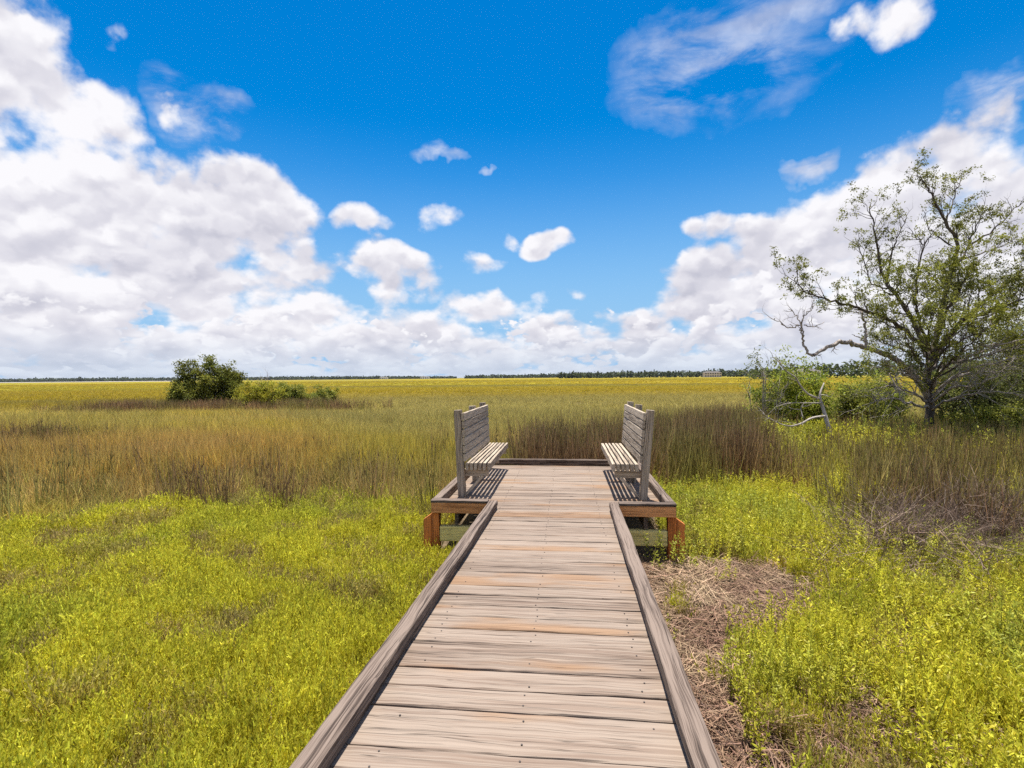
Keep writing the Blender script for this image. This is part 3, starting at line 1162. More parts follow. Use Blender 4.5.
def grow(mb, lb, p, d, L, r, lev, leaf, wig=.28, up=.12, lp=None):
    """a branchlet that forks; leaf = chance of leaf clumps on its twigs"""
    n = 4
    pts, rad = [np.array(p, float)], [r]
    d = np.array(d, float)
    d /= np.linalg.norm(d)
    for i in range(n):
        d = d+np.random.normal(0, wig, 3)+np.array([0, 0, up])
        d /= np.linalg.norm(d)
        pts.append(pts[-1]+d*L/n)
        rad.append(r*(1-.75*(i+1)/n))
        if lev > 0 and i >= 1 and random.random() < .85:
            a = np.random.normal(0, 1, 3)
            a = a-d*np.dot(a, d)
            a /= np.linalg.norm(a)
            grow(mb, lb, pts[-1], d*.75+a*.8, L*random.uniform(.4, .65), rad[-1]*.75, lev-1, leaf, wig, up, lp)
    mb.tube(pts, rad, 4 if r < .015 else 5, jit=.05, cap=False)
    if lb is not None and random.random() < leaf:
        leafclump(lb, pts[-1], lp[0], lp[1], lp[2], lp[3], d)
        if lev == 0 and random.random() < .5:
            leafclump(lb, pts[-2], lp[0]*.8, lp[1]//2, lp[2], lp[3], d)


m_oak = leafy('oak_leaf', (.15, .155, .038), var=.55, trans=.42, patch=(1.1, (.225, .24, .035), .8))
m_shrubA = leafy('shrub_leaf_green', (.22, .27, .04), var=.45, trans=.45, patch=(1.5, (.38, .40, .04), .6))
m_shrubB = leafy('shrub_leaf_yellow', (.38, .35, .04), var=.4, trans=.42, patch=(1.5, (.26, .29, .045), .7))
m_cedar = leafy('cedar_leaf', (.125, .14, .028), var=.55, trans=.35, patch=(1.2, (.24, .235, .035), .7))
m_dark = leafy('shrub_leaf_dark', (.12, .14, .04), var=.45, trans=.35, patch=(1.5, (.19, .20, .045), .6))
m_bark = bark('oak_bark', (.045, .035, .028), (.15, .125, .105))
m_dead = bark('bleached_wood', (.24, .205, .175), (.46, .41, .36), 26)
m_grey = bark('grey_twig', (.20, .165, .14), (.46, .40, .35), 26)


def marsh_oak():
    D = 13.7
    base = at(928, 447, D)
    base[2] = 0
    root = empty('marsh_tree', base)
    tag(root, 'large half bare tree with a gnarled dead limb reaching left, right of the boardwalk', 'tree')
    tr, dead, lf = MB(), MB(), PB()
    LP = (.085, 19, .062, .025)

    def limb(pts, r0, r1, leaf, tw, L=.8, lev=2, t0=.25, mb=None, up=.14, n=5):
        P = crv([at(a, b_, D+c_) for a, b_, c_ in pts], n)
        P = [P[0]]+[q+np.random.normal(0, .018, 3) for q in P[1:]]
        N = len(P)
        rad = [r0+(r1-r0)*(i/(N-1))**.8 for i in range(N)]
        mb = mb or tr
        rad = [q*.82 for q in rad]
        mb.tube(P, rad, 8 if r0 > .06 else 6, jit=.07)
        for i in range(tw):
            t = t0+(1-t0)*(i+random.random())/tw
            j = min(N-2, int(t*(N-1)))
            d = P[j+1]-P[j]
            d /= np.linalg.norm(d)
            a = np.random.normal(0, 1, 3)
            a = a-d*np.dot(a, d)
            a /= np.linalg.norm(a)
            grow(mb, lf if leaf > 0 else None, P[j], d*.7+a*.8+np.array([0, 0, .25]), L*random.uniform(.6, 1.15), max(.009, rad[j]*.45), lev, leaf, up=up, lp=LP)
        if leaf > 0:
            leafclump(lf, P[-1], .15, 18, LP[2], LP[3])
    # trunk
    P = crv([at(928, 450, D), at(929, 425, D), at(930, 405, D), at(926, 385, D), at(930, 360, D)], 5)
    P[0][2] = -.1
    tr.tube(P, [.125-.002*i for i in range(len(P))], 10, jit=.1)
    # left dead arch and its claw of twigs
    limb([(928, 398, 0), (912, 372, -.2), (893, 358, -.5), (876, 351, -.7), (860, 346, -.8), (846, 342, -.9), (832, 345, -1), (822, 351, -1), (813, 356, -1)], .105, .045, 0, 2, .5, 1, .6, dead, 0)
    limb([(813, 356, -1), (806, 350, -1), (803, 341, -1), (803, 333, -1.1), (799, 325, -1.1), (790, 328, -1.2), (782, 324, -1.3), (774, 318, -1.3)], .042, .010, 0, 5, .45, 1, .35, dead, .02)
    limb([(803, 335, -1.1), (802, 325, -1), (804, 316, -1), (811, 310, -1), (815, 305, -.9)], .026, .008, 0, 5, .38, 1, .2, dead, .1)
    limb([(802, 326, -1.1), (796, 316, -1.1), (789, 309, -1.2)], .02, .007, 0, 4, .35, 1, .2, dead, .1)
    limb([(804, 325, -1), (814, 327, -.9), (824, 322, -.8)], .018, .007, 0, 4, .3, 1, .2, dead, .08)
    limb([(866, 348, -.8), (866, 336, -.8), (865, 325, -.7), (862, 315, -.7), (860, 309, -.6)], .05, .022, 0, 2, .4, 1, .5, dead, .1)
    limb([(866, 344, -.8), (859, 338, -.9), (853, 334, -.9)], .022, .008, 0, 1, .2, 0, .5, dead)
    # left leafy limb
    limb([(925, 350, 0), (905, 330, -.4), (885, 318, -.7), (862, 309, -.8), (840, 303, -.9), (820, 297, -1), (804, 291, -1.1), (793, 279, -1.1)], .075, .012, .6, 24, .55, 2, .25)
    limb([(905, 330, -.4), (890, 325, .3), (872, 318, .6), (858, 312, .7)], .035, .012, .6, 8, .6, 2, .3)
    # upper left
    limb([(930, 362, 0), (922, 340, .2), (912, 318, .3), (897, 296, .2), (884, 277, .2), (878, 252, .1), (874, 228, 0), (870, 205, 0)], .095, .013, .42, 26, .7, 2, .3)
    limb([(912, 318, .3), (893, 292, .9), (872, 284, 1.2), (864, 262, 1.2), (856, 243, 1.1)], .04, .010, .6, 12, .6, 2, .3)
    limb([(886, 280, .2), (893, 250, -.3), (900, 232, -.5), (906, 218, -.6)], .03, .007, .15, 7, .45, 1, .3)
    # inner bare fork
    limb([(915, 305, .2), (918, 275, -.3), (924, 245, -.5), (938, 234, -.6)], .042, .010, .08, 10, .6, 2, .3)
    limb([(924, 245, -.5), (918, 238, -.6), (908, 232, -.7)], .018, .006, 0, 4, .4, 1, .2)
    # top leaders
    limb([(930, 362, 0), (938, 330, .3), (944, 300, .3), (952, 272, .2), (957, 244, .1), (946, 222, 0), (936, 203, -.1), (928, 188, -.2), (919, 176, -.2)], .10, .012, .4, 26, .55, 2, .3)
    limb([(946, 222, 0), (950, 208, .3), (957, 190, .4), (962, 172, .5)], .032, .008, .55, 12, .5, 1, .2)
    limb([(950, 245, .1), (930, 229, .4), (922, 215, .5)], .025, .007, .1, 6, .45, 1, .2)
    limb([(952, 272, .2), (968, 246, .6), (976, 228, .7), (985, 210, .8)], .045, .009, .55, 15, .6, 2, .3)
    limb([(968, 246, .6), (990, 232, .5), (1006, 218, .5), (1022, 203, .4)], .038, .010, .15, 9, .5, 1, .4)
    limb([(958, 262, .2), (985, 252, 1.2), (1004, 245, 1.4), (1018, 236, 1.5)], .03, .008, .4, 8, .55, 2, .3)
    # right leafy masses
    limb([(932, 360, 0), (955, 330, .5), (980, 305, .8), (1005, 285, 1.0), (1030, 265, 1.1), (1050, 255, 1.1)], .09, .018, .8, 28, .85, 2, .2)
    limb([(936, 352, 0), (962, 322, -.8), (990, 312, -1.3), (1020, 300, -1.5), (1050, 292, -1.6)], .075, .015, .8, 24, .8, 2, .2)
    limb([(934, 345, 0), (948, 310, -.9), (962, 285, -1.2), (978, 262, -1.2)], .055, .012, .9, 22, .75, 2, .2)
    limb([(930, 350, 0), (920, 322, -.9), (916, 300, -1.3), (912, 285, -1.4)], .05, .012, .85, 20, .7, 2, .2)
    limb([(932, 352, 0), (938, 322, 1.2), (950, 300, 1.8), (965, 280, 2.2)], .055, .012, .9, 20, .8, 2, .2)
    limb([(926, 365, 0), (908, 352, .8), (890, 345, 1.2), (880, 338, 1.3)], .045, .012, .85, 16, .7, 2, .2)
    limb([(928, 370, 0), (942, 352, -1.5), (958, 342, -2.0), (985, 330, -2.2)], .05, .012, .6, 18, .75, 2, .2)
    limb([(930, 370, 0), (965, 358, .9), (1000, 345, 1.5), (1040, 330, 1.8)], .06, .012, .7, 20, .85, 2, .2)
    # leafy lower boughs that hide the fork
    for pts in ([(928, 392, 0), (912, 378, -1.0), (898, 368, -1.6), (884, 366, -1.8)],
                [(930, 390, 0), (938, 372, -1.4), (946, 352, -2.2), (950, 332, -2.6)],
                [(928, 388, 0), (920, 366, -1.4), (908, 344, -2.0), (902, 322, -2.2)],
                [(930, 385, 0), (952, 360, -1.5), (974, 340, -2.3), (992, 322, -2.5)],
                [(932, 380, 0), (966, 362, -.6), (996, 352, -1.0), (1032, 340, -1.0)],
                [(930, 375, 0), (926, 350, -1.2), (930, 325, -1.8), (934, 300, -2.0)],
                [(930, 372, 0), (950, 340, 1.2), (985, 318, 2.0), (1030, 300, 2.4)]):
        limb(pts, .04, .010, .75, 8, .65, 2, .25)
    # low grey spreading boughs, almost leafless
    for pts in ([(930, 400, 0), (950, 380, -.6), (972, 368, -1), (1000, 362, -1.3), (1030, 352, -1.5)],
                [(930, 405, 0), (952, 388, -1), (975, 385, -1.6), (1000, 372, -1.9), (1015, 356, -2)],
                [(930, 392, 0), (945, 366, -.9), (968, 350, -1.3), (1000, 344, -1.5), (1040, 335, -1.6)],
                [(931, 410, 0), (944, 402, -.8), (964, 396, -1.4), (990, 392, -1.7), (1030, 396, -1.8)],
                [(930, 398, 0), (958, 375, .6), (990, 372, 1), (1030, 372, 1.2)],
                [(929, 408, 0), (912, 404, -.7), (895, 398, -1), (880, 400, -1.2), (872, 403, -1.3)],
                [(928, 402, 0), (910, 392, -.8), (893, 386, -1.2), (880, 388, -1.4)],
                [(928, 392, 0), (914, 378, -1.2), (898, 372, -1.6), (886, 374, -1.7)],
                [(930, 385, 0), (950, 362, 1.2), (985, 352, 1.8), (1030, 348, 2)]):
        limb(pts, .05, .010, .06, 18, .85, 2, .2, dead, -.02)
    trunk = tr.build('trunk', m_bark, root, True)
    dl = dead.build('dead_limb', m_grey, root, True)
    dl['label'] = 'bare bleached grey limbs and twigs'
    lf.build('crown', m_oak, root)


marsh_oak()


def shrub(name, label, cat, px0, px1, top, base, depth, mat, nst=16, leaf=(.2, 26, .08, .034), lev=2, group=None, leafp=1.0, shag=.2, spread=.9, wood_mat=None):
    cx = (px0+px1)/2
    b0 = at(cx, base, depth)
    b0[2] = 0
    W = (px1-px0)*depth/F/2*.86
    H = at(cx, top, depth)[2]*.92
    root = empty(name, b0)
    tag(root, label, cat, group)
    st, lf = MB(), PB()
    for i in range(nst):
        a = random.random()*6.2832
        q = math.sqrt(random.random())
        tgt = np.array([math.cos(a)*q*W*spread, math.sin(a)*q*W*.8*spread, H*(.55+.42*math.sqrt(max(0, 1-q*q)))*random.uniform(1-shag, 1.02)])
        s0 = b0+np.array([tgt[0]*.25, tgt[1]*.25, -.05])
        mid = b0+np.array([tgt[0]*.7, tgt[1]*.7, tgt[2]*.45])
        P = crv([s0, mid, b0+tgt], 4)
        r0 = .007+.006*H
        st.tube(P, [r0*(1-.7*j/(len(P)-1)) for j in range(len(P))], 5)
        for j in range(2, len(P)):
            d = P[j]-P[j-1]
            d /= np.linalg.norm(d)
            a_ = np.random.normal(0, 1, 3)
            grow(st, lf, P[j], d*.6+a_*.6, H*random.uniform(.16, .30), r0*.4, lev-1, leafp, up=.1, lp=leaf)
    st.build('stems', wood_mat or m_bark, root, True)
    lf.build('foliage', mat, root)
    return root


# thicket around the big tree
TH = 'shrubs in the thicket on the right'
m_shrubC = leafy('shrub_leaf_olive', (.24, .25, .04), var=.45, trans=.42, patch=(1.5, (.15, .18, .035), .7), gloss=.01)
shrub('wax_shrub', 'dense green shrub behind the bleached fallen branch', 'shrub', 754, 832, 362, 420, 15.5, m_shrubA, 25, (.19, 24, .085, .036), group=TH, shag=.5)
shrub('wax_shrub', 'airy shrub with loose upright shoots against the distant field, left of the thicket', 'shrub', 744, 786, 352, 415, 15.0, m_dark, 7, (.13, 12, .08, .03), group=TH, leafp=.6, wood_mat=m_grey)
shrub('wax_shrub', 'yellow-green shrub between the fallen branch and the big tree trunk', 'shrub', 832, 884, 384, 430, 16.5, m_shrubC, 16, (.20, 24, .085, .034), group=TH)
shrub('wax_shrub', 'green shrub under the arching dead limb of the big tree', 'shrub', 848, 906, 370, 425, 18.5, m_shrubA, 16, (.20, 24, .085, .036), group=TH, shag=.5)
shrub('wax_shrub', 'dark shrub behind the big tree trunk', 'shrub', 930, 1020, 362, 440, 16.5, m_dark, 34, (.20, 24, .085, .036), group=TH)
shrub('wax_shrub', 'tall dark bush at the right edge of the picture', 'shrub', 985, 1085, 318, 440, 17.5, m_cedar, 34, (.24, 28, .09, .038), group=TH)
shrub('wax_shrub', 'pale green low shrub right of the big tree trunk', 'shrub', 955, 1035, 408, 455, 12.8, m_shrubC, 22, (.17, 22, .075, .03), group=TH)

# small island of shrubs far left
IS = 'shrubs on the small island in the marsh'
shrub('cedar_tree', 'rounded dark green tree, tallest on the small marsh island', 'tree', 176, 240, 357, 402, 33, m_cedar, 15, (.26, 46, .15, .065), group=IS, spread=.95, shag=.55)
shrub('cedar_tree', 'smaller round dark tree just right of the tallest on the island', 'tree', 214, 254, 367, 402, 34, m_cedar, 9, (.25, 40, .15, .065), group=IS, shag=.5)
shrub('island_shrub', 'bright yellow-green shrub in the middle of the island', 'shrub', 234, 284, 380, 404, 31, m_shrubB, 16, (.20, 24, .11, .05), group=IS, shag=.55)
shrub('island_shrub', 'olive shrub on the island right of the bare grey twigs', 'shrub', 262, 316, 383, 404, 32, m_shrubC, 16, (.20, 24, .11, .05), group=IS, shag=.5)
shrub('island_shrub', 'low green-brown shrub at the right end of the island', 'shrub', 292, 346, 389, 404, 33, m_shrubC, 14, (.20, 24, .11, .05), group=IS, shag=.6)
shrub('island_shrub', 'low dark shrub at the left foot of the island tree', 'shrub', 160, 196, 389, 405, 31.5, m_cedar, 9, (.22, 24, .11, .05), group=IS, shag=.4)
shrub('bare_shrub', 'bare grey twiggy shrub standing among the island bushes', 'dead shrub', 254, 276, 369, 404, 31.5, m_dark, 7, (.2, 10, .1, .05), group=IS, leafp=.0, wood_mat=m_grey)


def dead_branch():
    D = 11.6
    base = at(829, 432, D)
    root = empty('dead_branch', (base[0], base[1], 0))
    tag(root, 'bleached white dead branch forking upright from the grass before the green shrubs', 'dead branch')
    mb = MB()

    def q(pts, r0, r1, tw=4, L=.4, lev=1):
        P = crv([at(a, b, D+c_) for a, b, c_ in pts], 5)
        N = len(P)
        mb.tube(P, [.78*(r0+(r1-r0)*i/(N-1)) for i in range(N)], 7, jit=.1)
        for i in range(tw):
            j = random.randint(N//3, N-2)
            d = P[j+1]-P[j]
            d /= np.linalg.norm(d)
            a = np.random.normal(0, 1, 3)
            grow(mb, None, P[j], d*.6+a*.5, L*random.uniform(.5, 1.1), max(.006, r1*.8), lev, 0, up=.02)
    q([(833, 446, 0), (828, 425, 0), (823, 408, .1), (820, 395, .1), (824, 383, .2)], .075, .018, 1)
    q([(820, 399, .1), (808, 394, -.1), (800, 385, -.2), (795, 377, -.3), (786, 371, -.4), (778, 361, -.5), (772, 357, -.5)], .034, .007, 6)
    q([(822, 403, .1), (805, 403, -.3), (790, 403, -.5), (775, 407, -.6)], .020, .005, 6)
    q([(825, 416, 0), (812, 418, -.5), (800, 424, -.8), (788, 426, -1), (774, 421, -1.2), (762, 413, -1.3)], .036, .007, 8)
    q([(803, 418, -.5), (801, 408, -.4), (806, 401, -.4)], .014, .005, 2)
    mb.build('branches', m_dead, root, True)


dead_branch()


# ------------------------------------------------------------------ far shore
def treeline(name, label, px0, px1, tops, depth, crown, leafsz, mat, deep=.12, base=0.0):
    """far-off wood: clumps of leaf faces over trunks, read as one mass"""
    b = PB()
    w = (px1-px0)*depth/F
    n = int(w/(crown*.55))
    for i in range(n):
        t = (i+random.random())/n
        px = px0+(px1-px0)*t
        j = t*(len(tops)-1)
        k0 = min(len(tops)-2, int(j))
        H = tops[k0]*(1-(j-k0))+tops[k0+1]*(j-k0)
        H *= random.uniform(.72, 1.08)
        dd = depth*(1+random.uniform(0, deep))
        c0 = at(px, 380, dd)
        rad = crown*random.uniform(.7, 1.2)
        rn = random.random()
        for q in range(70):
            v = np.random.normal(0, 1, 3)
            v /= np.linalg.norm(v)
            v *= random.random()**.3
            z = base+H*.52+v[2]*H*.5
            pnt = np.array([c0[0]+v[0]*rad, c0[1]+v[1]*rad, max(base, z)])
            b.leaf(pnt, np.random.normal(0, 1, 3)+np.array([0, 0, .4]), leafsz*random.uniform(.7, 1.4), leafsz*.7, min(1, max(0, rn*.65+random.random()*.35)), .8)
    o = b.build(name, mat)
    tag(o, label, 'wood', kind='stuff')


m_far = leafy('far_wood', (.060, .075, .035), var=.5, trans=.2)
m_far2 = leafy('far_wood_green', (.075, .095, .032), var=.5, trans=.2)
treeline('distant_woods', 'low blue-grey wooded shore along the horizon on the left', -160, 455, [9, 11, 10, 11, 9, 9, 8, 5], 1500, 11, 5.0, m_far)
treeline('distant_woods', 'dark wooded shore along the horizon straight ahead', 466, 600, [5, 8, 7, 10, 9, 9], 1250, 9, 4.5, m_far)
treeline('distant_woods', 'dark wood along the far edge of the marsh right of the platform', 560, 775, [7, 7.5, 8.5, 8.5, 9, 9, 9], 640, 6, 3.0, m_far)
treeline('distant_woods', 'higher green wood behind the shrubs on the right', 752, 1250, [5.5, 8, 9.5, 9.5, 9.0, 9, 10, 10], 250, 4.0, 1.6, m_far2)

m_wallA = plain('pale_siding', (.62, .50, .42), .8, .6, .15)
m_wallB = plain('white_siding', (.74, .73, .70), .8, .6, .1)
m_roof = plain('dark_shingles', (.12, .105, .10), .85, 1.0, .3)
m_win = plain('window_glass', (.04, .05, .06), .2, 1, .1)


def box(mb, x0, x1, y0, y1, z0, z1):
    vs = [(x, y, z) for z in (z0, z1) for y in (y0, y1) for x in (x0, x1)]
    mb.add(vs, [(0, 2, 3, 1), (4, 5, 7, 6), (0, 1, 5, 4), (1, 3, 7, 5), (3, 2, 6, 7), (2, 0, 4, 6)])


def house(label, px, depth, w, dpt, h, rh, wall, nwin=4, storeys=2):
    c = at(px, 380, depth)
    root = empty('house', (c[0], c[1], 0))
    tag(root, label, 'house', 'houses on the far shore')
    x, y = c[0], c[1]
    mb = MB()
    box(mb, x-w/2, x+w/2, y-dpt/2, y+dpt/2, 0, h)
    mb.build('wall', wall, root)
    mb = MB()
    e = .4
    vs = [(x-w/2-e, y-dpt/2-e, h+.01), (x+w/2+e, y-dpt/2-e, h+.01), (x+w/2+e, y+dpt/2+e, h+.01), (x-w/2-e, y+dpt/2+e, h+.01),
          (x-w/2+dpt*.3, y, h+rh), (x+w/2-dpt*.3, y, h+rh)]
    mb.add(vs, [(0, 1, 5, 4), (1, 2, 5), (2, 3, 4, 5), (3, 0, 4), (0, 3, 2, 1)])
    mb.build('roof', m_roof, root)
    for s_ in range(storeys):
        for i in range(nwin):
            xx = x-w/2+w*(i+.5)/nwin
            zz = .9+s_*(h/storeys)
            mb = MB()
            box(mb, xx-w/nwin*.26, xx+w/nwin*.26, y-dpt/2-.06, y-dpt/2-.004, zz, zz+h/storeys*.52)
            mb.build('window', m_win, root)


house('long pale pink two storey house before the far wood, right of the platform', 712, 600, 19, 9, 5.4, 1.6, m_wallA, 7)
house('grey house half hidden behind the shrubs and the bleached branch', 806, 205, 8.5, 6, 3.2, 1.3, m_wallB, 4, 1)
house('tiny white house on the far shore right of the island, nearest the platform', 425, 1400, 24, 10, 5.5, 1.5, m_wallB, 4, 1)
house('tiny white house on the far shore just right of the small island', 384, 1400, 20, 10, 5, 1.5, m_wallB, 4, 1)

a, b_ = at(-260, 384, 900), at(170, 384, 900)
a2, b2 = at(-260, 384, 1300), at(190, 384, 1300)
strip('sandbank', [(a[0], a[1]), (b_[0], b_[1]), (b2[0], b2[1]), (a2[0], a2[1])], (.62, .57, .50), 'pale sandy bank below the far shore on the left', 'sandbank', .3)

# ------------------------------------------------------------------ sun and sky
EL, AZ = R(78.5), R(-12)        # azimuth measured from +Y, positive to the right
to_sun = Vector((math.sin(AZ)*math.cos(EL), math.cos(AZ)*math.cos(EL), math.sin(EL)))
sl = bpy.data.lights.new('sun', 'SUN')
sl.energy = 4.8
sl.angle = R(.5)
sl.color = (1.0, .95, .87)
so = bpy.data.objects.new('sun', sl)
COL.objects.link(so)
so.rotation_euler = to_sun.to_track_quat('Z', 'Y').to_euler()

W = bpy.data.worlds.new('World')
S.world = W
W.use_nodes = True
W.node_tree.nodes.clear()
WK = .08                         # background strength


def dirang(px, py):
    d = FW+RT*(px-512)/F+UP*(384-py)/F
    d = d/np.linalg.norm(d)
    return math.degrees(math.atan2(d[0], d[1])), math.degrees(math.asin(d[2]))


# cloud cells: (x, y, half width, half height, weight) as seen from the platform's approach
CL = [(-10, 60, 120, 130, 1.0), (75, 115, 85, 75, .95), (10, 215, 140, 110, 1.1), (130, 215, 95, 70, 1.0), (222, 222, 92, 66, 1.1),
      (170, 290, 180, 60, 1.0), (30, 300, 190, 70, 1.0), (330, 325, 110, 40, .85),
      (188, 118, 46, 34, .62), (95, 30, 34, 40, .6),
      (370, 228, 36, 20, .74), (441, 216, 25, 25, .70), (383, 266, 56, 28, .9), (410, 290, 50, 26, .75), (485, 275, 34, 16, .85), (540, 247, 27, 15, .95),
      (501, 241, 16, 12, .62), (490, 320, 50, 30, .8), (560, 300, 26, 12, .6), (600, 318, 40, 22, .75),
      (650, 325, 70, 40, .85), (710, 300, 75, 48, .95), (728, 240, 72, 26, .72), (780, 285, 90, 65, 1.0), (860, 235, 80, 70, 1.05), (915, 195, 70, 62, 1.05),
      (985, 155, 85, 66, 1.0), (900, 300, 200, 90, 1.1), (1010, 240, 140, 110, 1.1),
      (890, 8, 66, 30, .66)]
WISP = [(715, 65, 100, 58, .42), (775, 6, 110, 24, .40), (1000, 90, 60, 20, .6), (812, 173, 26, 13, .6), (435, 155, 24, 9, .5), (490, 170, 9, 6, .5), (200, 108, 40, 28, .55)]


def cloud_density(k, P, nw):
    """P: azimuth and elevation in degrees"""
    wv = k.vmath('MULTIPLY', k.vmath('SUBTRACT', nw, (.5, .5, .5)), (9, 8, 0))
    Pw = k.vmath('ADD', P, wv)
    acc = None
    for (cx, cy_, rx, ry, wt) in CL:
        a0, e0 = dirang(cx, cy_)
        a1, _ = dirang(cx+rx, cy_)
        _, e1 = dirang(cx, cy_-ry)
        ra, re = max(.5, abs(a1-a0))*1.3, max(.4, abs(e1-e0))*1.3
        v = k.vmath('MULTIPLY', k.vmath('SUBTRACT', Pw, (a0, e0, 0)), (1/ra, 1/re, 0))
        q = k.vmath('DOT_PRODUCT', v, v)
        b = k.math('MULTIPLY_ADD', q, -wt, wt)
        acc = b if acc is None else k.math('SMOOTH_MAX', acc, b, .15)
    return k.math('MAXIMUM', acc, 0.0)


def sky():
    k = NT(W.node_tree)
    out = k.node('ShaderNodeOutputWorld')
    bg = k.node('ShaderNodeBackground', Strength=WK)
    sk = k.node('ShaderNodeTexSky', {'sky_type': 'NISHITA', 'sun_disc': False, 'sun_elevation': EL, 'sun_rotation': AZ,
                                     'altitude': 0, 'air_density': 1.0, 'dust_density': .25, 'ozone_density': 3.0})
    tc = k.node('ShaderNodeTexCoord')
    dv = k.vmath('NORMALIZE', tc.outputs['Generated'])
    s = k.node('ShaderNodeSeparateXYZ', Vector=dv)
    az = k.math('MULTIPLY', k.math('ARCTAN2', s.outputs[0], s.outputs[1]), 57.29578)
    el = k.math('MULTIPLY', k.math('ARCSINE', s.outputs[2]), 57.29578)
    cx = k.node('ShaderNodeCombineXYZ')
    k.set(cx, 'i0', az)
    k.set(cx, 'i1', el)
    P = cx.outputs[0]
    nwn = k.node('ShaderNodeTexNoise', {'noise_dimensions': '2D'}, Scale=.09, Detail=2, Roughness=.5)
    k.l.new(P, nwn.inputs['Vector'])
    nw = nwn.outputs['Color']
    acc = cloud_density(k, P, nw)
    # bank of small cumulus all along the horizon, and unseen clouds added outside the view for whiter fill light
    acc = k.math('SMOOTH_MAX', acc, k.mapr(el, 3.5, 10.5, .86, 0.0, True), .12)
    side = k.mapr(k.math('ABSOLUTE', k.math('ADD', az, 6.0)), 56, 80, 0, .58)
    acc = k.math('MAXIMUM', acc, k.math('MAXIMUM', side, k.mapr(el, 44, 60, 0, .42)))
    # billow space: smaller and flatter towards the horizon
    sq = k.node('ShaderNodeCombineXYZ')
    k.set(sq, 'i0', k.math('MULTIPLY', az, 1.1))
    k.set(sq, 'i1', k.math('MULTIPLY_ADD', k.math('LOGARITHM', k.math('ADD', k.math('MAXIMUM', el, 0.0), 2.0), 2.718), 6.5, el))
    Q = sq.outputs[0]
    n1 = k.noise(Q, .15, 8, .54, 0, '2D')
    nlo = k.noise(Q, .15, 2, .5, 0, '2D')
    n2 = k.noise(k.vmath('ADD', Q, (-.4, 1.9, 0)), .15, 2, .5, 0, '2D')
    Qw = k.vmath('ADD', Q, k.vmath('MULTIPLY', k.vmath('SUBTRACT', k.node('ShaderNodeTexNoise', {'noise_dimensions': '2D'}, Scale=.55, Detail=4, Vector=Q).outputs['Color'], (.5, .5, .5)), (2.4, 2.4, 0)))

    def puffs(vec):
        vo = k.node('ShaderNodeTexVoronoi', {'feature': 'SMOOTH_F1', 'voronoi_dimensions': '2D'}, Scale=.155, Detail=1.7, Roughness=.5, Smoothness=.3)
        k.l.new(vec, vo.inputs['Vector'])
        return k.math('SUBTRACT', .48, vo.outputs['Distance'])
    puff = puffs(Qw)
    puf2 = puffs(k.vmath('ADD', Qw, (-.25, 1.2, 0)))
    d = k.math('MULTIPLY_ADD', k.math('SUBTRACT', n1, .5), 1.2, acc)
    d = k.math('MULTIPLY_ADD', puff, .45, d)
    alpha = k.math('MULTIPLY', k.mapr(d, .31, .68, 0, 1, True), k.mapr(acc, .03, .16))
    # thin high wisps
    wi = None
    Pw2 = k.vmath('ADD', P, k.vmath('MULTIPLY', k.vmath('SUBTRACT', k.node('ShaderNodeTexNoise', {'noise_dimensions': '2D'}, Scale=.16, Detail=4, Roughness=.6, Vector=P).outputs['Color'], (.5, .5, .5)), (6, 5, 0)))
    for (cx_, cy_, rx, ry, wt) in WISP:
        a0, e0 = dirang(cx_, cy_)
        a1, _ = dirang(cx_+rx, cy_)
        _, e1 = dirang(cx_, cy_-ry)
        v = k.vmath('MULTIPLY', k.vmath('SUBTRACT', Pw2, (a0, e0, 0)), (.75/abs(a1-a0), .75/abs(e1-e0), 0))
        b = k.math('MULTIPLY', k.math('SUBTRACT', 1.0, k.vmath('DOT_PRODUCT', v, v), clamp=True), wt)
        wi = b if wi is None else k.math('MAXIMUM', wi, b)
    wn = k.noise(k.vmath('MULTIPLY', P, (.6, 1.5, 1)), .16, 6, .62, .25, '2D')
    wi = k.math('MULTIPLY', wi, k.mapr(wn, .34, .70, .0, 1.3, True))
    alpha = k.math('MAXIMUM', alpha, wi)
    # bright where the cloud thins above, grey where it is deep and towards its base
    lit = k.math('MULTIPLY_ADD', k.math('SUBTRACT', nlo, n2), .42, .745)
    lit = k.math('MULTIPLY_ADD', k.math('SUBTRACT', puff, puf2), .85, lit)
    lit = k.math('MULTIPLY_ADD', k.math('SUBTRACT', n1, nlo), .32, lit)
    big = k.noise(k.vmath('MULTIPLY', Q, (.8, 1.6, 1)), .055, 2, .5, 0, '2D')
    lit = k.math('MULTIPLY_ADD', k.math('SUBTRACT', big, .5), .9, lit)
    lit = k.math('ADD', lit, k.mapr(d, .5, .95, .16, 0.0))
    stops = [(0.0, (.47, .49, .59)), (.35, (.60, .60, .69)), (.68, (.765, .755, .825)), (1.0, (.97, .96, .995))]
    cc = k.ramp(lit, stops)
    # nearer bank of cumulus: crisp bright tops over flat grey bases
    Qb = k.vmath('ADD', k.vmath('MULTIPLY', Q, (1.25, 1.1, 1)), (31.0, 17.0, 0))
    b1 = k.noise(Qb, .17, 7, .55, 0, '2D')
    blo = k.noise(Qb, .17, 2, .5, 0, '2D')
    b2 = k.noise(k.vmath('ADD', Qb, (-.4, 2.0, 0)), .17, 2, .5, 0, '2D')
    bvo = k.node('ShaderNodeTexVoronoi', {'feature': 'SMOOTH_F1', 'voronoi_dimensions': '2D'}, Scale=.42, Detail=1.0, Roughness=.5, Smoothness=.25)
    k.l.new(k.vmath('ADD', Qb, k.vmath('SUBTRACT', Qw, Q)), bvo.inputs['Vector'])
    bp = k.math('SUBTRACT', .45, bvo.outputs['Distance'])
    edge = k.math('MULTIPLY_ADD', k.mapr(az, -48, 36, 1.0, 0.0), 3.5, 6.2)
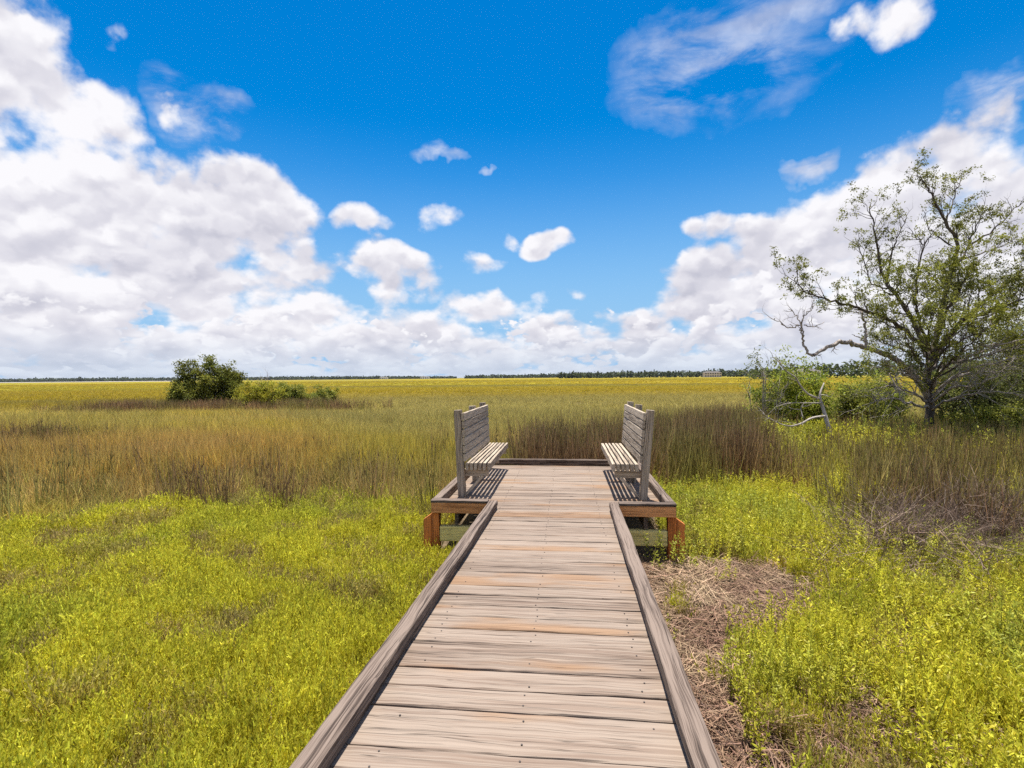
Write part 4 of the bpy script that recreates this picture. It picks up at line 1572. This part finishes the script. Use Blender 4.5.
    edge = k.math('ADD', edge, k.mapr(k.math('ABSOLUTE', k.math('SUBTRACT', az, 24)), 0, 16, 6.0, 0, True))
    ab = k.mapr(k.math('SUBTRACT', el, edge), -4.5, 1.5, .62, 0.0)
    db = k.math('MULTIPLY_ADD', k.math('SUBTRACT', b1, .5), 1.5, ab)
    db = k.math('MULTIPLY_ADD', bp, .45, db)
    albb = k.math('MULTIPLY', k.mapr(db, .40, .58, 0, 1, True), k.mapr(ab, .03, .15))
    lb = k.math('MULTIPLY_ADD', k.math('SUBTRACT', blo, b2), 1.4, .68)
    lb = k.math('MULTIPLY_ADD', bp, .5, lb)
    lb = k.math('MULTIPLY_ADD', k.math('SUBTRACT', b1, blo), .9, lb)
    lb = k.math('ADD', lb, k.mapr(db, .45, .85, .22, -.10))
    cb = k.ramp(lb, stops)
    cc = k.mix(albb, cc, cb)
    alpha = k.math('MAXIMUM', alpha, albb)
    hz = k.mapr(el, .0, 5.5, .62, 0, True)
    cc = k.mix(hz, cc, (.52, .64, .80))
    cc = k.vmath('SCALE', cc, scale=1/(WK*2**EXPO))
    # clear sky: Nishita in a deeper photographic blue, pale at the horizon
    hs = k.node('ShaderNodeHueSaturation', Hue=.5, Saturation=1.53, Value=1.0)
    k.set(hs, 'Color', sk.outputs[0])
    clear_ = k.mix(k.mapr(el, .0, 27, 1, 0, True), hs.outputs[0], tuple(c/(WK*2**EXPO) for c in (.30, .56, .87)))
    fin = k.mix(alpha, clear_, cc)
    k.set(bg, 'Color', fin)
    k.l.new(bg.outputs[0], out.inputs[0])
    W.cycles.sampling_method = 'NONE'



sky()

# ------------------------------------------------------------------ air
def haze():
    mb = MB()
    box(mb, -5200, 5200, -300, 2400, -1.0, 13.5)
    mt, k, out = new_mat('haze_air')
    v = k.node('ShaderNodeVolumePrincipled', Density=HAZE, Anisotropy=.3)
    v.inputs['Color'].default_value = (.80, .88, 1.0, 1)
    k.l.new(v.outputs[0], out.inputs['Volume'])
    o = mb.build('haze', mt)
    tag(o, 'thin pale blue air over the marsh', 'haze', kind='stuff')


HAZE = .00004
haze()
